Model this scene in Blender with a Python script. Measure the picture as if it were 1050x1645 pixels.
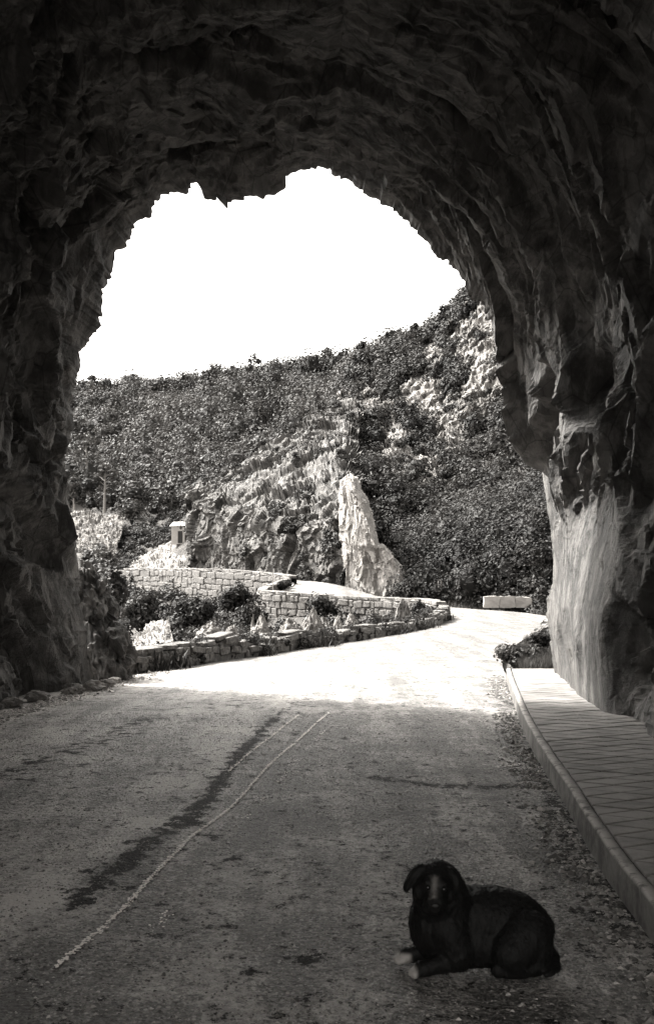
import bpy, bmesh, math, random
import numpy as np
from mathutils import Vector, Matrix, Quaternion

random.seed(7); RNG = np.random.default_rng(11)
for o in list(bpy.data.objects): bpy.data.objects.remove(o)
scene = bpy.context.scene
COL = scene.collection

# ------------------------------------------------------------------ camera, sky, sun, exposure
EYE = 1.9; FPX = 1580.0; HOR = 935.0; CX = 525.0
cd = bpy.data.cameras.new('camera'); cam = bpy.data.objects.new('camera', cd); COL.objects.link(cam)
cam.location = (0, 0, EYE); cam.rotation_euler = (math.radians(90), 0, 0)
cd.sensor_fit = 'VERTICAL'; cd.sensor_height = 36.0; cd.lens = 36.0 * FPX / 1645.0
cd.shift_y = (HOR - 822.5) / 1645.0
cd.clip_start = 0.05; cd.clip_end = 3000
scene.camera = cam

SUN_DIR = Vector((-1.0, 0.6, 1.4)).normalized()       # towards the sun
w = bpy.data.worlds.new('World'); scene.world = w; w.use_nodes = True
nt = w.node_tree; nt.nodes.clear()
sky = nt.nodes.new('ShaderNodeTexSky'); sky.sky_type = 'NISHITA'; sky.sun_disc = False
sky.sun_elevation = math.asin(SUN_DIR.z); sky.sun_rotation = math.atan2(SUN_DIR.x, SUN_DIR.y)
sky.dust_density = 5.0; sky.air_density = 1.0; sky.altitude = 300
bw = nt.nodes.new('ShaderNodeRGBToBW')
tint = nt.nodes.new('ShaderNodeMix'); tint.data_type = 'RGBA'; tint.blend_type = 'MULTIPLY'
tint.inputs['Factor'].default_value = 1.0; tint.inputs['B'].default_value = (1.0, 0.97, 0.92, 1)
bg = nt.nodes.new('ShaderNodeBackground'); bg.inputs['Strength'].default_value = 0.15
wo = nt.nodes.new('ShaderNodeOutputWorld')
nt.links.new(sky.outputs[0], bw.inputs[0]); nt.links.new(bw.outputs[0], tint.inputs['A'])
nt.links.new(tint.outputs['Result'], bg.inputs[0]); nt.links.new(bg.outputs[0], wo.inputs[0])

sl = bpy.data.lights.new('sun', 'SUN'); sl.energy = 2.0; sl.angle = math.radians(6.0); sl.color = (1.0, 0.975, 0.93)
sun = bpy.data.objects.new('sun', sl); COL.objects.link(sun)
sun.rotation_euler = (-SUN_DIR).to_track_quat('-Z', 'Y').to_euler(); sun.location = (-30, 20, 50)
scene.view_settings.view_transform = 'Standard'; scene.view_settings.look = 'None'
scene.view_settings.exposure = 3.1; scene.view_settings.gamma = 1.0
scene.render.engine = 'CYCLES'
scene.cycles.max_bounces = 10; scene.cycles.diffuse_bounces = 7

# ------------------------------------------------------------------ numpy helpers
def W(u, v, d):
    return np.array([(u - CX) * d / FPX, d, EYE + (HOR - v) * d / FPX])
def G(u, v, z=0.0):
    d = FPX * (EYE - z) / (v - HOR); return np.array([(u - CX) * d / FPX, d, z])
def hsh(ix, iy, iz, seed):
    h = (ix.astype(np.int64) * 374761393 + iy.astype(np.int64) * 668265263 + iz.astype(np.int64) * 2147483647 + seed * 974711) & 0xFFFFFFFF
    h = ((h ^ (h >> 13)) * 1274126177) & 0xFFFFFFFF
    h = ((h ^ (h >> 16)) * 2246822519) & 0xFFFFFFFF
    h = h ^ (h >> 15)
    return (h & 0xFFFFFF) / float(0x1000000)
def vnoise(P, seed=0):
    b = np.floor(P); f = P - b; f = f * f * (3 - 2 * f); b = b.astype(np.int64); r = 0
    for dx in (0, 1):
        wx = f[:, 0] if dx else 1 - f[:, 0]
        for dy in (0, 1):
            wy = f[:, 1] if dy else 1 - f[:, 1]
            for dz in (0, 1):
                wz = f[:, 2] if dz else 1 - f[:, 2]
                r = r + wx * wy * wz * hsh(b[:, 0] + dx, b[:, 1] + dy, b[:, 2] + dz, seed)
    return r * 2 - 1
def fbm(P, oct=4, seed=0, gain=0.5):
    a = 1.0; r = 0
    for i in range(oct):
        r = r + a * vnoise(P * (2.03 ** i) + 17.3 * i, seed + i); a *= gain
    return r
def facet(P, seed=0, tilt=0.5):
    """each cell of a jittered lattice is a tilted plate: broken rock"""
    b = np.floor(P).astype(np.int64); best = np.full(len(P), 1e9); out = np.zeros(len(P))
    for dx in (-1, 0, 1):
        for dy in (-1, 0, 1):
            for dz in (-1, 0, 1):
                i, j, k = b[:, 0] + dx, b[:, 1] + dy, b[:, 2] + dz
                rx, ry, rz = hsh(i, j, k, seed), hsh(i, j, k, seed + 1), hsh(i, j, k, seed + 2)
                vx, vy, vz = P[:, 0] - i - rx, P[:, 1] - j - ry, P[:, 2] - k - rz
                d2 = vx * vx + vy * vy + vz * vz
                val = (hsh(i, j, k, seed + 3) - 0.5) + tilt * 2 * (vx * (ry - .5) + vy * (rz - .5) + vz * (rx - .5))
                m = d2 < best; best = np.where(m, d2, best); out = np.where(m, val, out)
    return out
def resample(pts, n, s=None):
    pts = np.asarray(pts, float)
    if s is None:
        L = np.r_[0, np.cumsum(np.linalg.norm(np.diff(pts[:, :3], axis=0), axis=1))]; s = L / L[-1]
    t = np.linspace(0, 1, n) if np.isscalar(n) else np.asarray(n)
    return np.stack([np.interp(t, s, pts[:, k]) for k in range(pts.shape[1])], 1)
def smooth_path(pts, n):
    """Catmull-Rom through pts, n samples, evenly by index"""
    p = np.asarray(pts, float); p = np.vstack([2 * p[0] - p[1], p, 2 * p[-1] - p[-2]])
    t = np.linspace(0, len(p) - 3 - 1e-9, n) if np.isscalar(n) else np.asarray(n)
    i = np.floor(t).astype(int); f = (t - i)[:, None]
    a, b, c, d = p[i], p[i + 1], p[i + 2], p[i + 3]
    return 0.5 * (2 * b + (c - a) * f + (2 * a - 5 * b + 4 * c - d) * f ** 2 + (3 * b - a - 3 * c + d) * f ** 3)
def sstep(a, b, x):
    t = np.clip((x - a) / (b - a), 0, 1); return t * t * (3 - 2 * t)

# ------------------------------------------------------------------ object helpers
def link(name, me, mat=None, parent=None):
    o = bpy.data.objects.new(name, me); COL.objects.link(o)
    if mat is not None and me is not None and not me.materials: me.materials.append(mat)
    if parent is not None: o.parent = parent
    return o
def tag(o, label=None, cat=None, group=None, kind=None):
    if label: o['label'] = label
    if cat: o['category'] = cat
    if group: o['group'] = group
    if kind: o['kind'] = kind
    return o
def empty(name, loc=(0, 0, 0), rz=0.0):
    o = bpy.data.objects.new(name, None); COL.objects.link(o); o.location = loc; o.rotation_euler = (0, 0, rz)
    o.empty_display_size = 0.2
    return o
def np_mesh(name, V, F, smooth=False, attrs=None):
    V = np.ascontiguousarray(V, np.float32); F = np.ascontiguousarray(F, np.int32)
    me = bpy.data.meshes.new(name); k = F.shape[1]
    me.vertices.add(len(V)); me.vertices.foreach_set('co', V.ravel())
    me.loops.add(F.size); me.loops.foreach_set('vertex_index', F.ravel())
    me.polygons.add(len(F)); me.polygons.foreach_set('loop_start', np.arange(0, F.size, k, dtype=np.int32))
    me.polygons.foreach_set('loop_total', np.full(len(F), k, np.int32))
    me.polygons.foreach_set('use_smooth', np.full(len(F), smooth, bool))
    if attrs:
        for n, a in attrs.items():
            at = me.attributes.new(n, 'FLOAT', 'POINT'); at.data.foreach_set('value', np.ascontiguousarray(a, np.float32))
    me.update(calc_edges=True)
    return me
def grid_faces(nr, nc):
    i = np.arange(nr - 1)[:, None] * nc + np.arange(nc - 1)[None, :]
    return np.stack([i, i + 1, i + nc + 1, i + nc], -1).reshape(-1, 4)
def grid_normals(P):
    du = np.gradient(P, axis=1); dv = np.gradient(P, axis=0)
    n = np.cross(du, dv); return n / np.maximum(np.linalg.norm(n, axis=-1, keepdims=True), 1e-9)
def obj_mesh(name, bm, smooth=False):
    me = bpy.data.meshes.new(name); bm.to_mesh(me); bm.free()
    if smooth:
        for p in me.polygons: p.use_smooth = True
    return me
def box(bm, c, s, rot=None):
    m = Matrix.Translation(c) @ (rot or Matrix.Identity(4)) @ Matrix.Diagonal((s[0], s[1], s[2], 1))
    return bmesh.ops.create_cube(bm, size=1, matrix=m)['verts']
def tube_mesh(name, pts, radii, seg=7):
    pts = [Vector(p) for p in pts]; V = []; F = []
    for i, p in enumerate(pts):
        t = (pts[min(i + 1, len(pts) - 1)] - pts[max(i - 1, 0)]).normalized()
        a = t.orthogonal().normalized(); b = t.cross(a)
        for k in range(seg):
            an = 2 * math.pi * k / seg; V.append(p + radii[i] * (math.cos(an) * a + math.sin(an) * b))
    for i in range(len(pts) - 1):
        for k in range(seg):
            F.append((i * seg + k, i * seg + (k + 1) % seg, (i + 1) * seg + (k + 1) % seg, (i + 1) * seg + k))
    me = bpy.data.meshes.new(name); me.from_pydata([tuple(v) for v in V], [], F)
    for p in me.polygons: p.use_smooth = True
    return me

# ------------------------------------------------------------------ materials (a black-and-white print, slightly warm)
WARM = np.array([1.05, 0.995, 0.945])
def g(v): return (float(v * WARM[0]), float(v * WARM[1]), float(v * WARM[2]), 1)
class NT:
    def __init__(s, name):
        s.m = bpy.data.materials.new(name); s.m.use_nodes = True; s.t = s.m.node_tree; s.t.nodes.clear()
        s.out = s.n('ShaderNodeOutputMaterial')
    def n(s, k, **kw):
        nd = s.t.nodes.new(k)
        for a, b in kw.items(): setattr(nd, a, b)
        return nd
    def l(s, a, b): s.t.links.new(a, b)
    def noise(s, scale, detail=4, rough=0.6, vec=None, dist=0):
        nd = s.n('ShaderNodeTexNoise'); nd.inputs['Scale'].default_value = scale
        nd.inputs['Detail'].default_value = detail; nd.inputs['Roughness'].default_value = rough
        nd.inputs['Distortion'].default_value = dist
        s.l(vec or s.pos(), nd.inputs['Vector']); return nd.outputs[0]
    def voro(s, scale, feature='F1', vec=None, out='Distance'):
        nd = s.n('ShaderNodeTexVoronoi'); nd.feature = feature; nd.inputs['Scale'].default_value = scale
        s.l(vec or s.pos(), nd.inputs['Vector']); return nd.outputs[out]
    def pos(s):
        if not hasattr(s, '_p'): s._p = s.n('ShaderNodeNewGeometry').outputs['Position']
        return s._p
    def map(s, scale=(1, 1, 1), rot=(0, 0, 0)):
        nd = s.n('ShaderNodeMapping'); nd.inputs['Scale'].default_value = scale; nd.inputs['Rotation'].default_value = rot
        s.l(s.pos(), nd.inputs['Vector']); return nd.outputs[0]
    def attr(s, name):
        nd = s.n('ShaderNodeAttribute'); nd.attribute_name = name; return nd.outputs['Fac']
    def rng(s, x, a, b, c=0., d=1.):
        nd = s.n('ShaderNodeMapRange'); nd.interpolation_type = 'SMOOTHSTEP'
        for i, v in zip((1, 2, 3, 4), (a, b, c, d)): nd.inputs[i].default_value = v
        s.l(x, nd.inputs[0]); return nd.outputs[0]
    def math(s, op, a, b=0.5):
        nd = s.n('ShaderNodeMath', operation=op)
        for i, v in enumerate((a, b)):
            if isinstance(v, (int, float)): nd.inputs[i].default_value = v
            else: s.l(v, nd.inputs[i])
        return nd.outputs[0]
    def mix(s, f, a, b):
        nd = s.n('ShaderNodeMix', data_type='RGBA')
        for k, v in (('Factor', f), ('A', a), ('B', b)):
            if isinstance(v, (int, float)): nd.inputs[k].default_value = v if k == 'Factor' else g(v)
            else: s.l(v, nd.inputs[k])
        return nd.outputs['Result']
    def bump(s, h, strength=0.5, dist=0.02, prev=None):
        nd = s.n('ShaderNodeBump'); nd.inputs['Strength'].default_value = strength; nd.inputs['Distance'].default_value = dist
        s.l(h, nd.inputs['Height'])
        if prev is not None: s.l(prev, nd.inputs['Normal'])
        return nd.outputs[0]
    def bsdf(s, col, rough=0.9, bump=None, spec=0.25):
        b = s.n('ShaderNodeBsdfPrincipled'); b.inputs['Roughness'].default_value = rough
        b.inputs['Specular IOR Level'].default_value = spec
        if isinstance(col, (int, float)): b.inputs['Base Color'].default_value = g(col)
        else: s.l(col, b.inputs['Base Color'])
        if bump is not None: s.l(bump, b.inputs['Normal'])
        s.l(b.outputs[0], s.out.inputs[0]); s.b = b
        return s.m
def rock_mat(name, lo, hi, scale=1.0, stretch=(1, 1, .45), bump=.6, spec=.3, rough=.8, moss=None):
    t = NT(name); v = t.map(stretch)
    n1 = t.noise(.55 * scale, 5, .65, v, .6); n2 = t.noise(3.2 * scale, 7, .7, v, .4)
    c = t.mix(t.rng(n1, .35, .68), lo, (lo + hi) / 2)
    c = t.mix(t.rng(n2, .42, .66), c, hi)
    cr = t.voro(1.7 * scale, 'DISTANCE_TO_EDGE', v); c = t.mix(t.rng(cr, 0.0, .025, .55, 0.), c, lo * .4)
    if moss:
        nm = t.noise(moss[0], 5, .7); c = t.mix(t.rng(nm, moss[1], moss[1] + .08), c, moss[2])
    b = t.bump(t.noise(6 * scale, 8, .75, v, .3), bump, .12 / scale)
    b = t.bump(t.noise(34 * scale, 4, .7), bump * .6, .02 / scale, b)
    return t.bsdf(c, rough, b, spec)
def leaf_mat(name, lo, hi, trans=.25):
    t = NT(name); a = t.attr('tone')
    c = t.mix(a, lo, hi)
    d = t.n('ShaderNodeBsdfPrincipled'); d.inputs['Roughness'].default_value = .55; d.inputs['Specular IOR Level'].default_value = .12
    t.l(c, d.inputs['Base Color'])
    tr = t.n('ShaderNodeBsdfTranslucent'); t.l(c, tr.inputs[0])
    mx = t.n('ShaderNodeMixShader'); mx.inputs[0].default_value = trans
    t.l(d.outputs[0], mx.inputs[1]); t.l(tr.outputs[0], mx.inputs[2]); t.l(mx.outputs[0], t.out.inputs[0])
    return t.m

M = {}
M['tunnel'] = rock_mat('tunnel_rock', .025, .11, 1.0, (1, 1, .5), .8, .3, .75)
M['cliff'] = rock_mat('cliff_rock', .032, .115, .8, (1, 1, .8), .8, moss=(.9, .54, .035))
M['pale'] = rock_mat('pale_limestone', .12, .30, .9, (1, 1, .5), .7)
M['outcrop'] = rock_mat('outcrop_limestone', .07, .22, .5, (1, 1, .7), .8, moss=(.5, .60, .04))
M['boulder'] = rock_mat('boulder_stone', .09, .22, 2.0, (1, 1, 1), .6)
M['wallstone'] = rock_mat('wall_stone', .05, .16, 2.5, (1, 1, 1), .5)
M['darkstone'] = rock_mat('mossy_wall_stone', .04, .12, 2.5, (1, 1, 1), .6)
M['mortar'] = rock_mat('old_mortar', .05, .13, 4, (1, 1, 1), .5)
M['leaf_dark'] = leaf_mat('shrub_leaves', .012, .045)
M['leaf_mid'] = leaf_mat('hill_shrub_leaves', .006, .040)
M['leaf_far'] = leaf_mat('far_wood_leaves', .014, .054)
M['grass'] = leaf_mat('verge_grass', .02, .075)
t = NT('bark'); M['bark'] = t.bsdf(t.mix(t.noise(9, 4), .10, .28), .9, t.bump(t.noise(30, 4), .5, .02))
t = NT('hill_soil'); c = t.mix(t.rng(t.noise(.12, 5), .4, .6), .04, .08); c = t.mix(t.rng(t.noise(1.1, 5, .7), .5, .7), c, .09)
M['soil'] = t.bsdf(c, .95, t.bump(t.noise(2.5, 7, .75), .9, .4))
t = NT('scree'); c = t.mix(t.rng(t.voro(1.6, out='Color'), .2, .8), .07, .17)
M['scree'] = t.bsdf(t.mix(t.rng(t.noise(.8, 6, .7), .5, .62), c, .07), .95, t.bump(t.noise(5, 6, .7), .9, .2))
M['scree2'] = rock_mat('pale_scree', .08, .22, 2.2, (1, 1, 1), .8, moss=(.8, .60, .05))
t = NT('road_surface')
dust_dim = t.attr('dust_dim'); tar = t.attr('tar')
nb = t.noise(1.1, 6, .72); ns_ = t.noise(1.3, 5, .7, t.map((1.5, .14, 1), (0, 0, .07))); n2 = t.noise(26, 5, .78); n4 = t.noise(6.5, 5, .72)
ch = t.voro(62, out='Color'); chd = t.voro(62); ch2 = t.voro(36, out='Color'); chd2 = t.voro(36)
asp = t.mix(t.rng(n2, .40, .60), .07, .19)
asp = t.mix(t.math('MULTIPLY', t.rng(ch, .58, .9), t.rng(chd, .25, .5, .9, 0.)), asp, .38)
asp = t.mix(t.math('MULTIPLY', t.rng(ch2, .64, .9), t.rng(chd2, .28, .48, .9, 0.)), asp, .36)
asp = t.mix(t.math('MULTIPLY', t.rng(ch2, .38, .15), t.rng(chd2, .35, .55, .8, 0.)), asp, .03)
dst = t.mix(t.rng(n2, .40, .60), .20, .37); dst = t.mix(t.rng(n4, .52, .60, 0., .75), dst, .09)
df = t.math('ADD', t.math('ADD', t.math('MULTIPLY', t.math('SUBTRACT', nb, .5), 3.6), t.math('MULTIPLY', t.math('SUBTRACT', ns_, .5), 3.2)), dust_dim)
df = t.math('ADD', df, t.math('MULTIPLY', t.math('SUBTRACT', n4, .5), 2.2))
c = t.mix(t.rng(df, .20, .62), asp, dst); c = t.mix(t.rng(df, .92, 1.12, 0., .85), c, .42)
c = t.mix(t.rng(df, -.45, .15, .85, 0.), c, .055)  # darkens the road colour where the sunlit part would burn out
tn = t.math('ADD', tar, t.math('MULTIPLY', t.math('SUBTRACT', t.noise(6.5, 7, .8), .5), 6.0))
tf = t.rng(tn, .46, .56); c = t.mix(tf, c, t.mix(n2, .008, .022))
b = t.bump(chd, .7, .014); b = t.bump(chd2, .7, .022, b); b = t.bump(n2, .8, .02, b); b = t.bump(n4, .5, .03, b)
M['road'] = t.bsdf(c, .66, b, .4); t.l(t.rng(tf, 0., 1., .4, .04), t.b.inputs['Specular IOR Level'])
t = NT('pavement_concrete'); c = t.mix(t.rng(t.noise(2.2, 6, .7), .35, .65), .085, .17); c = t.mix(t.rng(t.noise(30, 4, .7), .55, .75), c, .10)
M['slab'] = t.bsdf(c, .8, t.bump(t.noise(45, 6, .7), .5, .01), .35)
t = NT('joint_dirt'); M['joint'] = t.bsdf(t.mix(t.noise(20, 4), .015, .04), .95)
t = NT('kerb_concrete'); c = t.mix(t.rng(t.noise(3, 7, .75), .35, .65), .05, .14); c = t.mix(t.math('MULTIPLY', t.attr('worn'), t.rng(t.noise(9, 5, .7), .35, .55)), c, .30); M['kerb'] = t.bsdf(c, .85, t.bump(t.noise(25, 6, .7), .6, .02))
t = NT('pebble'); M['pebble'] = t.bsdf(t.mix(t.attr('tone'), .03, .42), .75, None, .4)
t = NT('chalk_line'); M['chalk'] = t.bsdf(t.mix(t.noise(40, 4), .62, .82), .95)
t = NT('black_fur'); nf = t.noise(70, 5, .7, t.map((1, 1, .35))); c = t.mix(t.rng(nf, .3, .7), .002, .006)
c = t.mix(t.attr('pale'), c, .34)  # highlights on muzzle and paws painted into the fur colour
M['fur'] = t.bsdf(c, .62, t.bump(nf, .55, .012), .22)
t = NT('dog_nose'); M['nose'] = t.bsdf(.006, .5, None, .3)
t = NT('dog_eye'); M['eye'] = t.bsdf(.006, .3, None, .4)
t = NT('whitewash'); M['white'] = t.bsdf(t.mix(t.noise(3, 6, .7), .16, .34), .9, t.bump(t.noise(12, 5), .4, .02))
t = NT('slate_roof'); M['roof'] = t.bsdf(t.mix(t.noise(6, 4), .38, .55), .8)
t = NT('dark_opening'); M['dark'] = t.bsdf(.02, .9)
t = NT('wire_metal'); M['wire'] = t.bsdf(.35, .5)
#@SETTING
# ------------------------------------------------------------------ road
PAIRS = [(-5.6,-25,0, 1.6,-25,0), (-5.6,-6,0, 1.55,-6,0), (-5.6,0,0, 1.56,0,0), (-5.5,5,0, 1.72,5.2,0), (-5.5,9,0, 2.05,8.6,0), (-5.3,13,0, 2.42,11.9,0),
 (-5.0,17,0, 2.95,15.6,0), (-4.1,20,0, 3.55,19.4,0), (-2.3,24,0, 4.3,24,0), (.9,31.6,0, 6.2,31.5,0), (4.2,40,.05, 8.9,40,.05),
 (5.6,46,.2, 11.2,48,.1), (5.7,49,.35, 10.9,54,.2), (4.9,51.5,.5, 8.8,58.8,.28), (3.5,53.5,.55, 6.0,61.5,.5), (1.6,55.5,.65, 3.2,64.5,1.0),
 (-1.6,58,.8, 1.2,67,1.6), (-3.2,61,1.0, -.5,70,1.9), (-2.6,65.5,1.5, -1.8,72,2.0), (-2.6,68,1.85, -3,74,2.1), (-7,75,2.1, -7,79,2.2),
 (-12.5,83,2.3, -12,87,2.3), (-18,92,2.4, -17,96,2.4), (-24,100,2.4, -22,104,2.4)]
PAIRS = np.array(PAIRS, float)
tt = np.r_[np.linspace(0, 3, 20), np.linspace(3, 8, 430)[1:], np.linspace(8, 23 - 1e-6, 240)[1:]]
RL = smooth_path(PAIRS[:, :3], tt); RR = smooth_path(PAIRS[:, 3:], tt)
NCOL = 130; k = np.linspace(0, 1, NCOL)[None, :, None]
RP = RL[:, None] * (1 - k) + RR[:, None] * k
camber = 0.05 * (1 - (2 * k[..., 0] - 1) ** 2)
RP[..., 2] += camber + 0.012 * fbm(np.stack([RP[..., 0].ravel() * 1.1, RP[..., 1].ravel() * 1.1, np.zeros(RP[..., 0].size)], 1), 4, 3).reshape(RP.shape[:2])
fx, fy = RP[..., 0].ravel(), RP[..., 1].ravel()
def dist_poly(px, py, poly):
    best = np.full(len(px), 1e9)
    for (a, b) in zip(poly[:-1], poly[1:]):
        ax, ay, bx, by = a[0], a[1], b[0], b[1]; dx, dy = bx - ax, by - ay
        t_ = np.clip(((px - ax) * dx + (py - ay) * dy) / (dx * dx + dy * dy + 1e-9), 0, 1)
        best = np.minimum(best, np.hypot(px - ax - t_ * dx, py - ay - t_ * dy))
    return best
Q2 = np.stack([fx, fy, np.zeros_like(fx)], 1)
SEAM = [G(*p) for p in ((120, 1470), (170, 1425), (230, 1372), (290, 1338), (335, 1290), (372, 1235), (412, 1190), (452, 1150), (500, 1120), (560, 1090))]
ds = dist_poly(fx, fy, SEAM)
sw = np.interp(fy, [5, 7, 9, 12, 16, 22], [.07, .125, .085, .07, .05, .03])
tar = np.exp(-(ds / sw) ** 2) * .85 + .14 * np.exp(-(ds / (sw * 2.0)) ** 2)
tar = np.where(fy < 5, tar * .3, tar) * (1 - .75 * sstep(11.5, 17, fy))
CR = [G(*p) for p in ((600, 1255), (700, 1265), (800, 1268), (870, 1262))]
tar = np.maximum(tar, .62 * np.exp(-(dist_poly(fx, fy, CR) / .13) ** 2))
GUT = [G(*p) for p in ((800, 1090), (822, 1150), (860, 1210), (900, 1290), (950, 1390), (1010, 1500))]
dg = dist_poly(fx, fy, GUT)
tar = np.maximum(tar, .55 * np.exp(-(dg / .22) ** 2))
LS = [G(*p) for p in ((0, 1260), (70, 1230), (140, 1205), (240, 1160))]
tar = np.maximum(tar, .42 * np.exp(-(dist_poly(fx, fy, LS) / .22) ** 2))
seam_x = np.interp(fy, [p[1] for p in SEAM], [p[0] for p in SEAM])
left = sstep(.25, -.35, fx - seam_x)
dust_dim = .27 + .44 * left + .10 * fbm(Q2 * np.array([.9, .35, 1]), 3, 40)
dust_dim += -.42 * sstep(17, 26, fy) - .30 * left * sstep(16, 26, fy)  # colour lowered outside the tunnel to offset the strong sunlight there
edge = np.abs(k[..., 0] * np.ones_like(RP[..., 0])).ravel()
dust_dim += .75 * np.exp(-((edge - .10) / .035) ** 2) * (fy < 22)
for (u, v, r, a) in ((190, 1385, .35, .5), (285, 1330, .30, .5), (240, 1335, .2, .4), (455, 1128, .3, .6), (400, 1180, .2, .5), (280, 1270, .16, .5), (110, 1465, .3, .5), (350, 1215, .15, .4), (870, 1230, .25, .4)):
    p = G(u, v); dust_dim += 1.5 * a * np.exp(-(((fx - p[0]) / (r * 1.2)) ** 2 + ((fy - p[1]) / r) ** 2))
RP2 = RP.copy()
road = link('road', np_mesh('road', RP2.reshape(-1, 3), grid_faces(*RP.shape[:2])[:, ::-1], True, {'dust_dim': dust_dim, 'tar': tar}), M['road'])
tag(road, kind='structure')
def road_z(x, y):
    i = np.argmin((fx - x) ** 2 + (fy - y) ** 2); return float(RP[..., 2].ravel()[i])

# ------------------------------------------------------------------ terrain from survey points (u, v, distance)
CTL = []
def c(*a): CTL.extend([W(*p) for p in a])
# far wooded hill
c((-300, 665, 260), (-100, 655, 262), (40, 643, 262), (110, 640, 260), (250, 634, 255), (400, 624, 250), (480, 616, 240), (545, 606, 225))
c((-300, 690, 360), (110, 680, 360), (300, 670, 360), (545, 640, 340), (800, 560, 330), (1100, 500, 330), (-300, 800, 600), (300, 800, 600), (900, 780, 600))
c((-300, 790, 190), (0, 780, 190), (110, 765, 190), (250, 745, 187), (400, 705, 187), (500, 660, 185))
c((-300, 870, 140), (0, 850, 140), (110, 838, 140), (190, 850, 138), (260, 868, 132), (330, 830, 140), (430, 780, 145), (520, 720, 150))
c((0, 960, 90), (100, 935, 95), (160, 925, 98), (225, 908, 108), (290, 872, 112), (310, 860, 118))
# gully
c((-100, 1080, 60), (100, 1030, 68), (180, 1000, 72), (215, 930, 92), (270, 945, 80), (240, 1000, 68), (240, 1040, 58))
c((-250, 1200, 40), (50, 1180, 40), (150, 1150, 40), (230, 1110, 42), (300, 1070, 45), (0, 1400, 24), (-300, 1400, 24))
c((330, 972, 77), (400, 985, 70), (300, 1008, 62), (350, 1022, 52), (400, 1020, 52), (440, 1018, 55), (500, 1018, 51), (570, 1018, 47))
CTL += [np.array(p) for p in ((-4.8, 21.5, -1.2), (-3.2, 25.5, -1.0), (-.6, 31, -.9), (2.0, 37, -.6), (3.6, 43, -.2), (4.3, 47, -.1), (2.0, 46, -.6), (-1, 41, -1.2), (-4, 33, -2.6))]
# spur and right hill
c((318, 835, 98), (375, 822, 99), (440, 775, 103), (540, 706, 109), (560, 622, 125), (600, 580, 133), (690, 548, 130), (745, 492, 125), (800, 458, 122), (850, 440, 120), (1000, 390, 115), (1300, 350, 110))
c((340, 870, 125), (450, 810, 125), (545, 640, 150), (620, 600, 190), (750, 540, 190), (1000, 450, 190))
c((620, 700, 97), (620, 850, 76), (700, 800, 83), (700, 650, 106), (780, 800, 79), (780, 650, 99), (870, 800, 73), (870, 640, 94), (700, 900, 68), (780, 900, 64), (870, 900, 60), (560, 820, 80), (560, 900, 74), (1000, 800, 66), (1000, 600, 90), (1300, 700, 70))
CTL += [np.array(p) for p in ((4.9, 21, .1), (6.5, 22, .4), (5.4, 25, .1), (7.2, 31, .2), (9.9, 40, .2), (12.4, 47, .3), (12.3, 55, .0), (11.6, 57.6, .25), (13.2, 57.6, .6), (9.6, 60.2, .4), (6.6, 63.2, .8), (11, 25, 1.2), (13, 33, 1.2), (15.5, 40, 1.5), (18, 50, 3), (-1.5, 75.5, 2.1), (-6.5, 81, 2.3), (-11.5, 89, 2.3), (3.6, 66.5, 1.3))]
for i in range(7, len(PAIRS)):
    a_ = PAIRS[i]
    for q in (.1, .5, .92): 
        p = a_[:3] * (1 - q) + a_[3:] * q; CTL.append(np.array([p[0], p[1], p[2] - .35]))
CTL = np.array(CTL)
def dom(x, y): return np.stack([x / np.maximum(y, 1) * 5.0, np.log(np.maximum(y, 1)) * 2.2], -1)
_D = dom(CTL[:, 0], CTL[:, 1]); _E = (CTL[:, 2] - EYE) / CTL[:, 1]
def _phi(r2): return .5 * r2 * np.log(r2 + 1e-9)
_K = _phi(((_D[:, None] - _D[None]) ** 2).sum(-1)) + np.eye(len(_D)) * 2e-3
_Pm = np.c_[np.ones(len(_D)), _D]; n_ = len(_D)
_A = np.block([[_K, _Pm], [_Pm.T, np.zeros((3, 3))]]); _S = np.linalg.solve(_A, np.r_[_E, 0, 0, 0])
def terrain0(x, y):
    x = np.atleast_1d(np.asarray(x, float)); y = np.atleast_1d(np.asarray(y, float)); D = dom(x, y); r = np.zeros(len(x))
    for i in range(0, len(x), 20000):
        d_ = D[i:i + 20000]; r[i:i + 20000] = _phi(((d_[:, None] - _D[None]) ** 2).sum(-1)) @ _S[:n_] + np.c_[np.ones(len(d_)), d_] @ _S[n_:]
    return EYE + r * y
def terrain(x, y):
    x = np.atleast_1d(np.asarray(x, float)); y = np.atleast_1d(np.asarray(y, float)); z = terrain0(x, y)
    P = np.stack([x, y, z], 1); s = np.clip((y - 50) / 60, 0.12, 1.6)
    # keep it under the road
    return z + s * (1.5 * fbm(P * .07, 3, 60) + .35 * fbm(P * .5, 3, 70)) - .5 * s
uu = np.linspace(-520, 1500, 300); dd = np.exp(np.linspace(np.log(20.3), np.log(640), 330))
UU, DD = np.meshgrid(uu, dd); TX = (UU - CX) * DD / FPX
TZ = terrain(TX.ravel(), DD.ravel()).reshape(TX.shape)
hill = link('hillside', np_mesh('hillside', np.stack([TX, DD, TZ], -1).reshape(-1, 3), grid_faces(*TX.shape), True), M['soil'])
tag(hill, kind='structure')
gnd = link('ground', np_mesh('ground', np.array([(-2500, -2500, -60), (2500, -2500, -60), (2500, 2500, -60), (-2500, 2500, -60)]), np.array([[0, 1, 2, 3]])), M['soil']); tag(gnd, kind='structure')

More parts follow.
